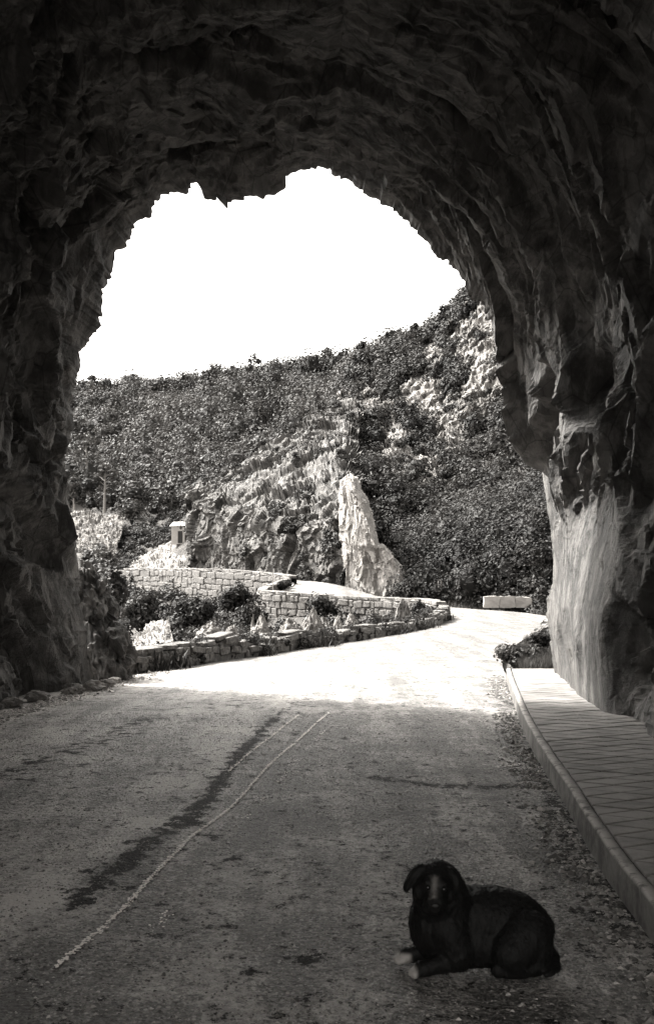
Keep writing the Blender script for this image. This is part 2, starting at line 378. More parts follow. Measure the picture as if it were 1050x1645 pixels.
# ------------------------------------------------------------------ tunnel
E = [(150,1190,18.0),(140,1100,18.2),(128,1000,18.4),(118,915,18.5),(112,860,18.5),(105,800,18.5),(108,740,18.5),(115,690,18.5),(110,650,18.4),(118,610,18.4),(125,560,18.3),(155,525,18.2),(165,490,18.1),
 (185,450,18.0),(190,410,17.9),(210,385,17.8),(215,370,17.7),(245,345,17.6),(255,308,17.5),(300,313,17.4),(305,292,17.4),(318,292,17.4),(325,318,17.4),(350,322,17.3),(365,338,17.3),(372,322,17.3),(405,325,17.3),
 (440,318,17.3),(455,308,17.2),(460,285,17.2),(500,274,17.2),(520,275,17.2),(560,290,17.3),(590,310,17.4),(620,335,17.5),(665,370,17.6),(680,390,17.7),(705,415,17.8),(745,452,18.0),(750,475,18.2),(780,482,18.6),
 (787,500,18.9),(800,545,19.5),(806,590,20),(830,620,20.2),(840,680,20.4),(858,720,20.5),(866,790,20.6),(875,850,20.6),(880,900,20.6),(880,960,20.4),(882,1000,20.2),(885,1060,20.0),(885,1110,20.0),(880,1180,20.0)]
Ew = np.array([W(*p) for p in E])
NS = 640
Ex = resample(Ew, NS)
jx = np.arange(NS)[:, None] * np.array([.16, 0, 0]) + np.array([0, 3.3, 7.7]); jag = .06 * facet(jx, 61, .6) + .04 * facet(jx * 2.7, 63, .6)
Ex = Ex + np.stack([jag * np.sign(Ex[:, 0]), 0 * jag, jag], 1) * np.where(Ex[:, 0] > 1.5, sstep(6.5, 7.2, Ex[:, 2]), sstep(.6, 1.5, Ex[:, 2]))[:, None]
sm = np.stack([np.convolve(np.pad(Ex[:, i], 40, mode='edge'), np.ones(81) / 81, 'valid') for i in range(3)], 1)   # smoothed exit profile
Iw = sm.copy(); Iw[:, 0] = np.where(sm[:, 0] < 0, sm[:, 0] * 1.10 - .05, sm[:, 0])
hz = np.clip(sm[:, 2], 0, 9); rt = sm[:, 0] > 0
Iw[:, 0] = np.where(rt, sm[:, 0] + np.interp(hz, [0, 1.5, 4, 6, 8, 9], [-1.15, -1.1, -.5, .35, .5, .1]), Iw[:, 0])
Iw[:, 2] = np.where(sm[:, 2] > 3, 3 + (sm[:, 2] - 3) * 1.10, sm[:, 2])
ys = np.r_[np.linspace(-3.8, 6, 34), np.linspace(6, 10.5, 26)[1:], np.linspace(10.5, 18.0, 230)[1:]]  # bore left open just behind the camera, unseen, to let in fill light
q = (ys - ys[0]) / (ys[-1] - ys[0])
rows = []; rows0 = []
for y in ys:
    yr = np.where(y < 8, y, 8 + (y - 8) / (18.0 - 8) * (Ex[:, 1] - 8))          # rows reach the exit rim together
    wgt = np.clip((y - 8) / 10.0, 0, 1); we = np.where(rt, wgt ** 2.0, wgt ** 1.4)
    det = np.clip((y - 16.6) / 1.4, 0, 1) ** 1.5                                # fine rim outline only near the rim
    prof = sm * (1 - det) + Ex * det
    x = Iw[:, 0] * (1 - we) + prof[:, 0] * we; z = Iw[:, 2] * (1 - we) + prof[:, 2] * we
    back = 0.0; x = x * (1 - back); 
    rows.append(np.stack([x, yr, z], 1)); rows0.append(np.stack([Iw[:, 0] * (1 - we) + sm[:, 0] * we, yr, Iw[:, 2] * (1 - we) + sm[:, 2] * we], 1))
TP = np.array(rows)
N = grid_normals(np.array(rows0)); cen = np.array([-.3, 0, 3.0])
sgn = np.sign(((TP - cen) * np.array([1, 0, 1]) * N).sum(-1)); N = N * np.where(sgn == 0, 1, sgn)[..., None]   # outward, into the rock
P = TP.reshape(-1, 3); n = N.reshape(-1, 3)
rgt = sstep(.25, .65, n[:, 0]) * (P[:, 0] > 0); lft = sstep(.25, .65, -n[:, 0]) * (P[:, 0] < 0)
A1 = np.r_[0, np.cumsum(np.linalg.norm(np.diff(sm[:, [0, 2]], axis=0), axis=1))]; A_ = np.tile(A1, len(ys)); Y_ = np.repeat(ys, NS)
wa = .8 * fbm(np.stack([A_ * .3, Y_ * .3, 0 * A_], 1), 2, 80); wb = .8 * fbm(np.stack([A_ * .3, Y_ * .3, 5 + 0 * A_], 1), 2, 81); Aw = A_ + wa; Yw = Y_ + wb; Z0 = 0 * A_ + .37
Pr = np.stack([Aw * .26 + Yw * .10, Yw * 1.0 - Aw * .16, Z0], 1); Pl = np.stack([Aw * .50 - Yw * .25, Yw * .85 + Aw * .25, Z0], 1); Pt = np.stack([Aw * .62 + Yw * .25, Yw * .72 - Aw * .2, Z0], 1)
def combo(s, seed):
    a = facet(Pr * s, seed, .7); b = facet(Pl * s, seed + 9, .7); t_ = facet(Pt * s, seed + 18, .6)
    return a * rgt + b * lft + t_ * np.clip(1 - rgt - lft, 0, 1)
top_ = np.clip(1 - rgt - lft, 0, 1); soft = 1 - .35 * top_
big = vnoise(P * .45, 88); calm = sstep(-.2, .45, big)
def blur(d_, kr, kc):
    g_ = d_.reshape(len(ys), NS); f_ = np.pad(g_, ((kr, kr), (kc, kc)), mode='edge'); c_ = np.cumsum(np.pad(f_, ((1, 0), (0, 0))), axis=0); f_ = (c_[2 * kr + 1:] - c_[:-2 * kr - 1]) / (2 * kr + 1)
    c_ = np.cumsum(np.pad(f_, ((0, 0), (1, 0))), axis=1); return ((c_[:, 2 * kc + 1:] - c_[:, :-2 * kc - 1]) / (2 * kc + 1)).ravel()
disp = soft * (.58 * blur(combo(.62, 100), 3, 2) + .36 * blur(combo(1.45, 140), 1, 1) + (.20 - .09 * calm) * blur(combo(3.3, 180), 1, 0) + (.085 - .045 * calm) * combo(7.5, 220)) + .12 * fbm(P * np.array([.9, .9, .6]), 4, 90)
slab_m = sstep(2.6, 3.4, P[:, 0]) * sstep(12.2, 12.9, P[:, 1] - .12 * P[:, 2]) * sstep(19.0, 17.8, P[:, 1]) * sstep(3.6, 2.4, P[:, 2])
disp = disp * (1 - .86 * slab_m) + slab_m * (-.16 + .10 * np.abs(vnoise(np.stack([P[:, 1] * 1.4 + P[:, 2] * .25, P[:, 2] * .3, P[:, 0]], 1), 95)))
rim = np.repeat(sstep(16.9, 18.0, ys), NS)
floorz = sstep(1.2, 0.0, P[:, 2]); disp = disp * (1 - .6 * floorz * rgt)
disp = disp * (1 - .75 * rim) + .10 * (1 - rim)
TP = (P + n * disp[:, None]).reshape(TP.shape)
rim_last = TP[-1]
# outer rock face round the portal, out to where nothing of it shows
outer = []
for j in range(1, 40):
    a = j / 39.0
    sc = 1 + 4.5 * a ** 1.6
    p = rim_last.copy(); p[:, 0] = cen[0] + (p[:, 0] - cen[0]) * sc; p[:, 2] = np.where(p[:, 2] > .5, .5 + (p[:, 2] - .5) * sc, p[:, 2] - 5 * a)
    p[:, 1] = rim_last[:, 1] - 6 * a ** 1.2 + .5 * math.sin(a * 3.1)
    d_ = facet(p * .5, 300, .6) * .9 + facet(p * 1.5, 310, .6) * .35
    p[:, 1] -= np.abs(d_) * min(1, a * 3)
    outer.append(p)
TP = np.concatenate([TP, np.array(outer)])
tun = link('tunnel_rock', np_mesh('tunnel_rock', TP.reshape(-1, 3), grid_faces(*TP.shape[:2]), False), M['tunnel']); tag(tun, kind='structure')
rg_ = np_mesh('unseen_rear_ground', np.array([(-60, -90, -.12), (60, -90, -.12), (60, -1, -.12), (-60, -1, -.12)]), np.array([[0, 1, 2, 3]])); tag(link('unseen_rear_ground', rg_, M['soil']), kind='structure')  # unseen ground added outside the open rear end, bounces light in

# ------------------------------------------------------------------ rock meshes: closed blobs and lofted faces
def rock_blob(name, size, seed, sub=4, rough=.22, freq=1.6, point=0.0, flat=True):
    bm = bmesh.new(); bmesh.ops.create_icosphere(bm, subdivisions=sub, radius=1)
    V = np.array([v.co[:] for v in bm.verts]); off = np.array([seed * 3.1, seed * 1.7, seed * .9])
    r = 1 + rough * 1.6 * facet(V * freq + off, seed, .8) + rough * .7 * facet(V * freq * 2.6 + off, seed + 5, .8) + rough * .3 * fbm(V * 5 + off, 3, seed)
    V = V * r[:, None]
    if point: V[:, :2] *= (1 - point * np.clip((V[:, 2:] + .6) / 1.7, 0, 1))
    V = V * np.array(size)
    for v, cc in zip(bm.verts, V): v.co = cc
    return obj_mesh(name, bm, not flat)
def lin_path(pts, n):
    p = np.asarray(pts, float); t_ = np.linspace(0, len(p) - 1, n); return np.stack([np.interp(t_, np.arange(len(p)), p[:, k_]) for k_ in range(3)], 1)
def loft_rock(name, rows, nr, nc, mat, amp, sc, seed, stretch=(1, 1, 1), parent=None, sharp=False):
    R = np.array([[W(*p) for p in r] for r in rows])
    fp_ = lin_path if sharp else smooth_path; A = np.array([fp_(r, nc) for r in R]); B = np.stack([fp_(A[:, j], nr) for j in range(nc)], 1)
    n_ = grid_normals(B).reshape(-1, 3); n_ = np.where((n_[:, 1:2] > 0), -n_, n_)
    p = B.reshape(-1, 3); s = np.array(stretch)
    q_ = p * s + .5 * np.stack([fbm(p * .5, 2, seed + 50), fbm(p * .5, 2, seed + 51), fbm(p * .5, 2, seed + 52)], 1)
    d_ = facet(q_ * sc, seed, .7) + .5 * facet(q_ * sc * 2.2, seed + 7, .7) + .28 * facet(q_ * sc * 5, seed + 14, .7)
    p = p + n_ * (amp * d_)[:, None]
    o = link(name, np_mesh(name, p, grid_faces(nr, nc)), mat, parent); return o
us = [325, 303, 345, 400, 460, 510, 552, 575]
cl = loft_rock('spur_cliff', [
 list(zip(us, [935, 930, 932, 936, 940, 946, 960, 962], [101, 87, 83.5, 79, 74.8, 72, 69.4, 72])),
 list(zip(us, [870, 868, 866, 866, 868, 870, 880, 880], [102, 88, 84.8, 80.6, 76.6, 73.8, 71, 75])),
 list(zip(us, [805, 806, 808, 818, 822, 818, 805, 800], [103, 89.3, 86.5, 82.5, 79, 77, 74.5, 79])),
 list(zip(us, [800, 795, 785, 758, 728, 704, 684, 676], [104, 92, 91, 92, 93, 94, 95, 97])),
 list(zip(us, [798, 795, 780, 746, 710, 680, 654, 646], [106, 96, 97, 99, 101, 103, 105, 107])),
 list(zip(us, [900, 880, 860, 830, 790, 760, 720, 710], [112, 108, 110, 112, 114, 116, 118, 120]))], 190, 300, M['cliff'], .75, .45, 400, (1, 1, .75))
tag(cl, kind='structure')
# pale freshly broken buttress beside the bend: a sheer cut face stepping down to the road
vs = [770, 790, 806, 830, 855, 876, 884, 905, 928, 990]
ul = [554, 552, 552, 551, 551, 552, 552, 553, 554, 560]; ur = [566, 572, 584, 590, 597, 601, 618, 634, 648, 658]
rows = []
for v_, a_, b_ in zip(vs, ul, ur):
    o_ = (v_ - 770) / 217.0 * 1.6
    rows.append([(a_ - 4, v_ + 6, 76 - o_), (a_, v_, 69.8 - o_), (a_ * .7 + b_ * .3, v_, 68.5 - o_), (a_ * .4 + b_ * .6, v_, 67.2 - o_), (b_, v_, 65.6 - o_), (b_ + 5, v_, 73 - o_)])
rows.insert(0, [(558, 775, 78), (558, 768, 75), (561, 766, 74), (563, 766, 73), (565, 768, 73), (567, 774, 78)])
bt = loft_rock('buttress_rock', rows[::-1], 170, 110, M['pale'], .30, .9, 430, (1, 1, .22), None, True); tag(bt, kind='structure')

# ------------------------------------------------------------------ kerb and pavement
KX = smooth_path([(1.56, -6), (1.57, 0), (1.72, 5.2), (2.05, 8.6), (2.42, 11.9), (2.95, 15.6), (3.45, 18.9), (3.56, 19.45)], 240)
KH = .20
prof = [(-.008, -.12), (-.002, KH - .02), (.003, KH - .006), (.012, KH), (.07, KH + .003), (.08, KH - .004), (.085, -.12)]
V = []
tan = np.gradient(KX, axis=0); tan /= np.linalg.norm(tan, axis=1, keepdims=True); nrm = np.stack([tan[:, 1], -tan[:, 0]], 1)
for i in range(len(KX)):
    for (a, z) in prof: V.append((KX[i, 0] + nrm[i, 0] * a, KX[i, 1] + nrm[i, 1] * a, z))
V = np.array(V); V[:, 0] += .006 * fbm(V * 2.2, 4, 500) * (V[:, 2] > 0); V[:, 2] += .004 * fbm(V * 2.5, 4, 505)
V = np.vstack([V, V[-len(prof):] * np.array([1, 1, 0]) + np.array([0, 0.01, -.15])])
ke = link('kerb', np_mesh('kerb', V, grid_faces(len(KX) + 1, len(prof))[:, ::-1], True, {'worn': np.tile([0, 0, .8, 1, .3, 0, 0], len(KX) + 1)}), M['kerb']); tag(ke, kind='structure')
def kerb_x(y): return np.interp(y, KX[:, 1], KX[:, 0])
def wall_x(y): return np.interp(y, [-6, 8, 10.8, 12.6, 16.1, 20], [5.4, 5.2, 5.2, 5.2, 5.2, 5.4])
bm = bmesh.new(); yv = np.linspace(-6, 19.43, 90)
prev = None
for y in yv:
    a = bm.verts.new((kerb_x(y) + .07, y, KH - .016)); b_ = bm.verts.new((wall_x(y), y, KH - .016))
    if prev: bm.faces.new((prev[0], a, b_, prev[1])) if False else bm.faces.new((prev[0], prev[1], b_, a))
    prev = (a, b_)
pave = link('pavement', obj_mesh('pavement', bm), M['joint']); tag(pave, kind='structure')
def clip_poly(poly, axis, val, keep_ge):
    out = []
    for i in range(len(poly)):
        p, q_ = poly[i], poly[(i + 1) % len(poly)]; ip = (p[axis] >= val) == keep_ge or p[axis] == val; iq = (q_[axis] >= val) == keep_ge or q_[axis] == val
        if ip: out.append(p)
        if ip != iq:
            t_ = (val - p[axis]) / (q_[axis] - p[axis]); out.append(tuple(p[j] + t_ * (q_[j] - p[j]) for j in (0, 1)))
    return out
def slab(poly, z0, z1):
    """poly in (across, along) -> a slab with chamfered edges"""
    P_ = [(kerb_x(b_) + .088 + a, b_) for a, b_ in poly]; cx = sum(p[0] for p in P_) / len(P_); cy = sum(p[1] for p in P_) / len(P_)
    bm = bmesh.new()
    def ring(ins, z):
        out = []
        for p in P_:
            d_ = math.hypot(p[0] - cx, p[1] - cy) + 1e-6; f_ = max(0, 1 - ins / d_); out.append(bm.verts.new(((p[0] - cx) * f_, (p[1] - cy) * f_, z)))
        return out
    r0, r1, r2 = ring(.014, z0), ring(.016, z1 - .005), ring(.026, z1)
    for A_, B_ in ((r0, r1), (r1, r2)):
        for i in range(len(A_)): bm.faces.new((A_[i], A_[(i + 1) % len(A_)], B_[(i + 1) % len(A_)], B_[i]))
    bm.faces.new(r2); bmesh.ops.recalc_face_normals(bm, faces=bm.faces)
    o = link('slab', obj_mesh('slab', bm), M['slab'], pave); o.location = (cx, cy, 0); return o
S = .30; ns = 0
for kk in range(-10, 70):
    for mm in range(-10, 70):
        # lozenge between the lines b-a/2=kS,(k+1)S and b+a/2=mS,(m+1)S
        pts = [((m_ - k_) * S, (m_ + k_) * S / 2) for k_, m_ in ((kk, mm), (kk, mm + 1), (kk + 1, mm + 1), (kk + 1, mm))]
        ca = sum(p[0] for p in pts) / 4; cb = sum(p[1] for p in pts) / 4
        amax = float(wall_x(cb) - kerb_x(cb) - .2)
        if not (3.6 < cb < 16.4) or ca < -S or ca > amax: continue
        if cb < 6 and ca > .9 or ca > np.interp(cb, [6, 9, 10.8, 12.6, 16], [1.9, 2.0, 1.9, 1.7, 1.3]): continue
        pl = clip_poly(pts, 0, 0.0, True)
        if len(pl) < 3: continue
        slab(pl, KH - .03, KH + random.uniform(-.003, .003)); ns += 1
for b0_, b1_ in ((16.45, 17.9), (17.9, 19.35)):
    slab([(0, b0_), (1.35, b0_), (1.35, b1_), (0, b1_)], KH - .03, KH)
slab([(0, -4), (2.4, -4), (2.4, 3.55), (0, 3.55)], KH - .03, KH)
print('slabs', ns)
#@OBJECTS
# ------------------------------------------------------------------ dry-stone walls: a core, a face of single stones, coping stones
def stone_variant(seed):
    bm = bmesh.new(); bmesh.ops.create_cube(bm, size=1)
    bmesh.ops.bevel(bm, geom=bm.edges[:], offset=.13, segments=1, affect='EDGES', profile=.6)
    r = random.Random(seed)
    for v in bm.verts: v.co += Vector((r.uniform(-.06, .06), r.uniform(-.06, .06), r.uniform(-.06, .06)))
    return obj_mesh('stone', bm)
STONE = {k_: [stone_variant(100 * i + j) for j in range(7)] for i, k_ in enumerate(('wallstone', 'darkstone'))}
for k_, l_ in STONE.items():
    for me in l_: me.materials.append(M[k_])
def stone_wall(name, label, path, thick, sw, sh, mat='wallstone', both=False, cope=.16, skip=0.0, face_min=None, seed=1, side=1, rough=False):
    """path: (x, y, ztop, zbase); the dressed face is on the left of the path (side=1) or right (-1)"""
    rnd = random.Random(seed); p = smooth_path(path, 200); L = np.r_[0, np.cumsum(np.linalg.norm(np.diff(p[:, :2], axis=0), axis=1))]
    root = empty(name, (p[0, 0], p[0, 1], p[0, 3])); inv = Matrix.Translation(-root.location)
    tag(root, label, 'wall')
    def at(s): return np.array([np.interp(s, L, p[:, j]) for j in range(4)])
    tn = np.gradient(p[:, :2], axis=0); tn /= np.linalg.norm(tn, axis=1, keepdims=True)
    def ang(s): return math.atan2(np.interp(s, L, tn[:, 1]), np.interp(s, L, tn[:, 0]))
    nl = np.stack([-tn[:, 1], tn[:, 0]], 1)
    V = []
    for i in range(len(p)):
        for o_, zz in ((-thick / 2, p[i, 3] - .6), (-thick / 2, p[i, 2] - cope), (thick / 2, p[i, 2] - cope), (thick / 2, p[i, 3] - .6)):
            V.append((p[i, 0] + nl[i, 0] * o_ - root.location.x, p[i, 1] + nl[i, 1] * o_ - root.location.y, zz - root.location.z))
    link('core', np_mesh('core', np.array(V), grid_faces(len(p), 4)), M['mortar' if mat == 'wallstone' else 'darkstone'], root)
    def put(nm, s, off, z, sx, sy, sz, tilt=0.0):
        q_ = at(s); a = ang(s); me = rnd.choice(STONE[mat])
        o = bpy.data.objects.new(nm, me); COL.objects.link(o); o.parent = root
        o.location = (q_[0] - math.sin(a) * off - root.location.x, q_[1] + math.cos(a) * off - root.location.y, z - root.location.z)
        o.rotation_euler = (rnd.uniform(-.04, .04), tilt + rnd.uniform(-.04, .04), a + rnd.uniform(-.03, .03)); o.scale = (sx, sy, sz)
    s = 0.0
    while s < L[-1]:
        l_ = sw * rnd.uniform(1.1, 1.9)
        if s + l_ > L[-1] + .3: break
        q_ = at(s + l_ / 2); sl_ = math.atan2(at(s + l_)[2] - at(s)[2], l_)
        if rough and s > 3.8 and rnd.random() < .5: s += l_; continue
        put('coping_stone', s + l_ / 2, 0, q_[2] - cope / 2 + rnd.uniform(-.015, .015), l_ * 1.0, thick * 1.12, cope * rnd.uniform(.95, 1.1), -sl_); s += l_
    n = 0
    for sd in ((1, -1) if both else (side,)):
        row = 0; off = 0.0
        while True:
            h = sh * rnd.uniform(.8, 1.2); s = rnd.uniform(0, sw); any_ = False
            while s < L[-1]:
                l_ = sw * rnd.choice((.45, .7, .9, 1.2, 1.7)) * rnd.uniform(.85, 1.15); q_ = at(min(s + l_ / 2, L[-1])); z = q_[2] - cope - off - h / 2
                lo = q_[3] if face_min is None else max(q_[3], face_min)
                if z > lo - h * .3:
                    any_ = True
                    if rnd.random() > skip and n < 296:
                        put('stone', min(s + l_ / 2, L[-1]), sd * (thick / 2 + rnd.uniform(-.055, .01)), z + rnd.uniform(-.05, .05), l_ * rnd.uniform(.86, 1.0), .22, h * rnd.uniform(.72, 1.12), rnd.uniform(-.12, .12)); n += 1
                s += l_
            off += h
            if not any_ or off > 6: break
    return root
# low wall along the road edge, from the tunnel mouth to the bend
def rl(i, off, h, zb):
    a_ = PAIRS[i]; return (a_[0] - off, a_[1], a_[2] + h, a_[2] - zb)
stone_wall('roadside_wall', 'dark mossy low stone wall along the left road edge', [(-4.25, 20.2, .50, -.3), (-3.3, 22.4, .52, -.3), (-2.9, 23.4, .50, -.3), (-2.5, 24.2, .66, -.3), (-1.9, 25.6, .40, -.3), (-1.0, 28, .55, -.3), (-.3, 29.6, .38, -.3), (.6, 31.7, .5, -.3), (2.3, 35.8, .42, -.3), (3.9, 40.2, .5, -.3), (5.0, 43.6, .68, -.2), (5.5, 46.3, .85, 0)], .42, .42, .19, 'darkstone', True, .12, .25, None, 3, 1, True)
stone_wall('bend_wall', 'pale stone retaining wall curving inside the bend to a rounded bay',
 [(5.45, 47.0, .95, -.2), (5.0, 50.2, 1.06, -.3), (3.4, 52.6, 1.08, -.8), (1.6, 54.4, 1.12, -1.1), (-.4, 56.2, 1.22, -1.3), (-2.6, 58.0, 1.36, -1.4), (-3.75, 59.6, 1.42, -1.5), (-4.0, 61.2, 1.5, -1.5), (-3.6, 63.2, 1.75, -1.2), (-2.7, 65.8, 2.1, -.6)], .5, .72, .38, 'wallstone', False, .2, .05, None, 5, 1)
stone_wall('far_wall', 'long pale stone wall of the upper road below the cliff',
 [(-2.3, 68.2, 2.38, -.2), (-4.2, 71.5, 2.6, -.6), (-7.2, 75.4, 2.85, -.6), (-10.6, 80.2, 3.0, -.2), (-14.2, 86.2, 3.12, .3), (-18.2, 92.2, 3.2, 1.2), (-21, 96, 3.2, 1.6)], .5, .95, .5, 'wallstone', False, .22, .05, None, 7, 1)

# low pale block of masonry on the outer edge of the bend
gb = empty('guard_block', (10.55, 57.6, .62), -.12); tag(gb, 'long low whitish stone block at the far edge of the bend', 'stone block')
for i in range(3):
    bm = bmesh.new(); box(bm, ((i - 1) * .92, 0, .12 - .03 * (i == 2)), (.915, .55, .66 - .05 * (i == 2)))
    bmesh.ops.subdivide_edges(bm, edges=bm.edges[:], cuts=2, use_grid_fill=True)
    for vv in bm.verts: vv.co += Vector((random.uniform(-.03, .03), random.uniform(-.03, .03), random.uniform(-.03, .03) - .06 * (abs(vv.co.x) > 1.2 and vv.co.z > .3)))
    link('block_stone', obj_mesh('block_stone', bm), M['white'], gb)

# ------------------------------------------------------------------ leaves
_cs = []; _cf = []
for ax in range(3):
    for sg in (-1, 1):
        b_ = len(_cs)
        for a in (-1, -.34, .34, 1):
            for c_ in (-1, -.34, .34, 1):
                v_ = [0, 0, 0]; v_[ax] = sg; v_[(ax + 1) % 3] = a; v_[(ax + 2) % 3] = c_ * sg; _cs.append(v_)
        _cf += [[b_ + r_ * 4 + q_, b_ + r_ * 4 + 4 + q_, b_ + r_ * 4 + 5 + q_, b_ + r_ * 4 + 1 + q_] for r_ in range(3) for q_ in range(3)]
_cs = np.array(_cs, float); _cs /= np.linalg.norm(_cs, axis=1, keepdims=True); _cf = np.array(_cf)
def cores(centres, radii, k_, tone):  # opaque cores added inside the crowns to shade them, toned darker than the leaves
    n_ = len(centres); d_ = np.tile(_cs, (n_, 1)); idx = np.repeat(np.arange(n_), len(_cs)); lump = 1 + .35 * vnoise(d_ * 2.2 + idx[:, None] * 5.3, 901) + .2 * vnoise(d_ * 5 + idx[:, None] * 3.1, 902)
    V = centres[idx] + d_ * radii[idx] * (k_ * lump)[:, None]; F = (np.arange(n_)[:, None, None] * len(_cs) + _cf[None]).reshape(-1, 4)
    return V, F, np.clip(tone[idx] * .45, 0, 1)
def leaf_cloud(centres, radii, counts, size, rng_, up=.25, shell=.55, tone_base=None, core=0.0):
    """leaf blades in clumps: centres (n,3), radii (n,3) -> V, F, tone"""
    idx = np.repeat(np.arange(len(centres)), counts); m = len(idx)
    d = rng_.normal(size=(m, 3)); d /= np.linalg.norm(d, axis=1, keepdims=True)
    lump = 1 + .28 * vnoise(d * 2.2 + idx[:, None] * 5.3, 901)
    r = (shell + (1 - shell) * rng_.random(m)) ** .6 * lump * rng_.uniform(.82, 1.08, m)
    p = centres[idx] + d * radii[idx] * r[:, None]
    nrm_ = d + rng_.normal(size=(m, 3)) * .32 + np.array([0, 0, up]); nrm_ /= np.linalg.norm(nrm_, axis=1, keepdims=True)
    a = np.cross(nrm_, rng_.normal(size=(m, 3))); a /= np.linalg.norm(a, axis=1, keepdims=True); b_ = np.cross(nrm_, a)
    s = (np.asarray(size)[idx] if np.ndim(size) else np.full(m, size)) * rng_.uniform(.6, 1.3, m)
    s = s[:, None]
    V = np.stack([p - a * s, p + b_ * s * .55 + nrm_ * s * .15, p + a * s, p - b_ * s * .55 + nrm_ * s * .15], 1).reshape(-1, 3)
    F = np.arange(m * 4).reshape(-1, 4)
    tb = (rng_.random(len(centres)) if tone_base is None else np.asarray(tone_base))[idx]
    tone = np.clip(tb * .9 + (rng_.random(m) - .4) * .2, 0, 1); tone = np.repeat(tone, 4)
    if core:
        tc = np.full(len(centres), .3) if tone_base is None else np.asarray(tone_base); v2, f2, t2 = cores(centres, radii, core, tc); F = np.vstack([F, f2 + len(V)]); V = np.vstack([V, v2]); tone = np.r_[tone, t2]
    return V, F, tone
def leaf_obj(name, C_, R_, n_, size, mat, rng_, parent=None, tone=None, **kw):
    V, F, tn = leaf_cloud(np.asarray(C_, float), np.asarray(R_, float), n_, size, rng_, tone_base=tone, **kw)
    return link(name, np_mesh(name, V, F, False, {'tone': tn}), mat, parent)
def bush(label, u, v, d, ru, rv, n=900, leaf=.10, mat='leaf_dark', group=None, name='bush', lobes=9, seed=0, tone=.3, cat='bush', stems=3):
    """(u,v) centre of the bush as seen, d its distance; ru, rv half sizes in picture units"""
    rg = np.random.default_rng(900 + seed); c_ = W(u, v, d); rx = 1.22 * ru * d / FPX; rz = 1.15 * rv * d / FPX
    base = Vector((c_[0], d, c_[2] - rz * 1.05)); root = empty(name, base); tag(root, label, cat, group)
    cs = []; rs = []
    for i in range(lobes):
        dv = rg.normal(size=3); dv /= np.linalg.norm(dv); q_ = rg.random() ** .4 * .62
        cs.append([dv[0] * rx * q_, dv[1] * rx * .8 * q_, rz * 1.05 + dv[2] * rz * q_]); k_ = rg.uniform(.34, .58); rs.append([rx * k_, rx * k_, rz * k_])
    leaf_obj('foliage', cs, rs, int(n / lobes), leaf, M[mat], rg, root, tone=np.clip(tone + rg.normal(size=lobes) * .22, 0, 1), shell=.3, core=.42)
    for i in range(stems):
        e = cs[i % lobes]; link('stem', tube_mesh('stem', [(rg.normal() * .1 * rx, rg.normal() * .1 * rx, -.35 * rz), (e[0] * .5, e[1] * .5, e[2] * .5), (e[0], e[1], e[2])], [.035 * rx + .01, .025 * rx + .008, .01], 5), M['bark'], root)
    return root
def tree(label, u, vbase, vtop, d, wid, n=500, leaf=.3, mat='leaf_far', group=None, seed=0, tone=.4, open_=.5, bare=.35):
    rg = np.random.default_rng(300 + seed); b = W(u, vbase, d); h = (vbase - vtop) * d / FPX; rx = wid * d / FPX / 2
    root = empty('tree', b); tag(root, label, 'tree', group)
    lean = rg.normal() * .08 * h
    tr_ = [(0, 0, -.4), (lean * .3, 0, h * .3), (lean * .7, 0, h * .6), (lean, 0, h * .92)]
    trunk = link('trunk', tube_mesh('trunk', tr_, [.035 * h + .03, .028 * h + .02, .018 * h, .006 * h], 6), M['bark'], root)
    cs = []; rs = []
    nl = 11
    for i in range(nl):
        t_ = bare + (1 - bare) * (i + .5) / nl; a = i * 2.4 + rg.random(); wr = rx * (math.sin(math.pi * min(1, .18 + .8 * (t_ - bare) / (1 - bare))) ** .7) * rg.uniform(.45, .85)
        e = [lean * t_ + math.cos(a) * wr, math.sin(a) * wr, h * t_ + rg.normal() * .03 * h]; cs.append(e); k_ = rx * rg.uniform(.28, .46); rs.append([k_, k_, k_ * .75])
        link('limb', tube_mesh('limb', [(lean * t_ * .8, 0, h * t_ * .82), (e[0] * .6, e[1] * .6, e[2] * .95), e], [.012 * h, .008 * h, .003 * h], 4), M['bark'], trunk)
    leaf_obj('crown', cs, rs, int(n / nl), leaf, M[mat], rg, root, tone=np.clip(tone + rg.normal(size=nl) * .2, 0, 1), shell=open_)
    return root

# far wood and the scrub on the near slope: masses nobody could count
def scatter(n, ulo, uhi, dlo, dhi, rg, keep=None):
    u = rg.uniform(ulo, uhi, n); d = np.sqrt(rg.uniform(dlo ** 2, dhi ** 2, n)); x = (u - CX) * d / FPX; z = terrain(x, d); v = HOR - (z - EYE) * FPX / d
    m = np.ones(n, bool) if keep is None else keep(u, v, d)
    return np.stack([x, d, z], 1)[m], u[m], v[m], d[m]
rg = np.random.default_rng(5)
def keep_far(u, v, d):
    clear = (u < 205) & (v > 822) & (v < 905) & (fbm(np.stack([u * .02, v * .02, d * 0], 1), 2, 3) > -.55)
    ledge = (u > 185) & (u < 318) & (v > 836)
    return (~clear) & (~ledge) & ((u < 292) | (d > 121)) & ((u < 535) | (d > 160)) & ((u < 620) | (d > 150))
C0, u0, v0, d0 = scatter(2300, -120, 640, 104, 272, rg, keep_far)
r = 1.3 + 3.0 * rg.random(len(C0)) ** 1.8 * np.interp(d0, [104, 270], [.72, 1.15]); R0 = np.stack([r, r, r * rg.uniform(.8, 1.35, len(r))], 1); C0[:, 2] += R0[:, 2] * .62
tb = np.clip(.40 + .4 * fbm(C0 * .03, 3, 33) + rg.normal(size=len(C0)) * .27, 0, 1)
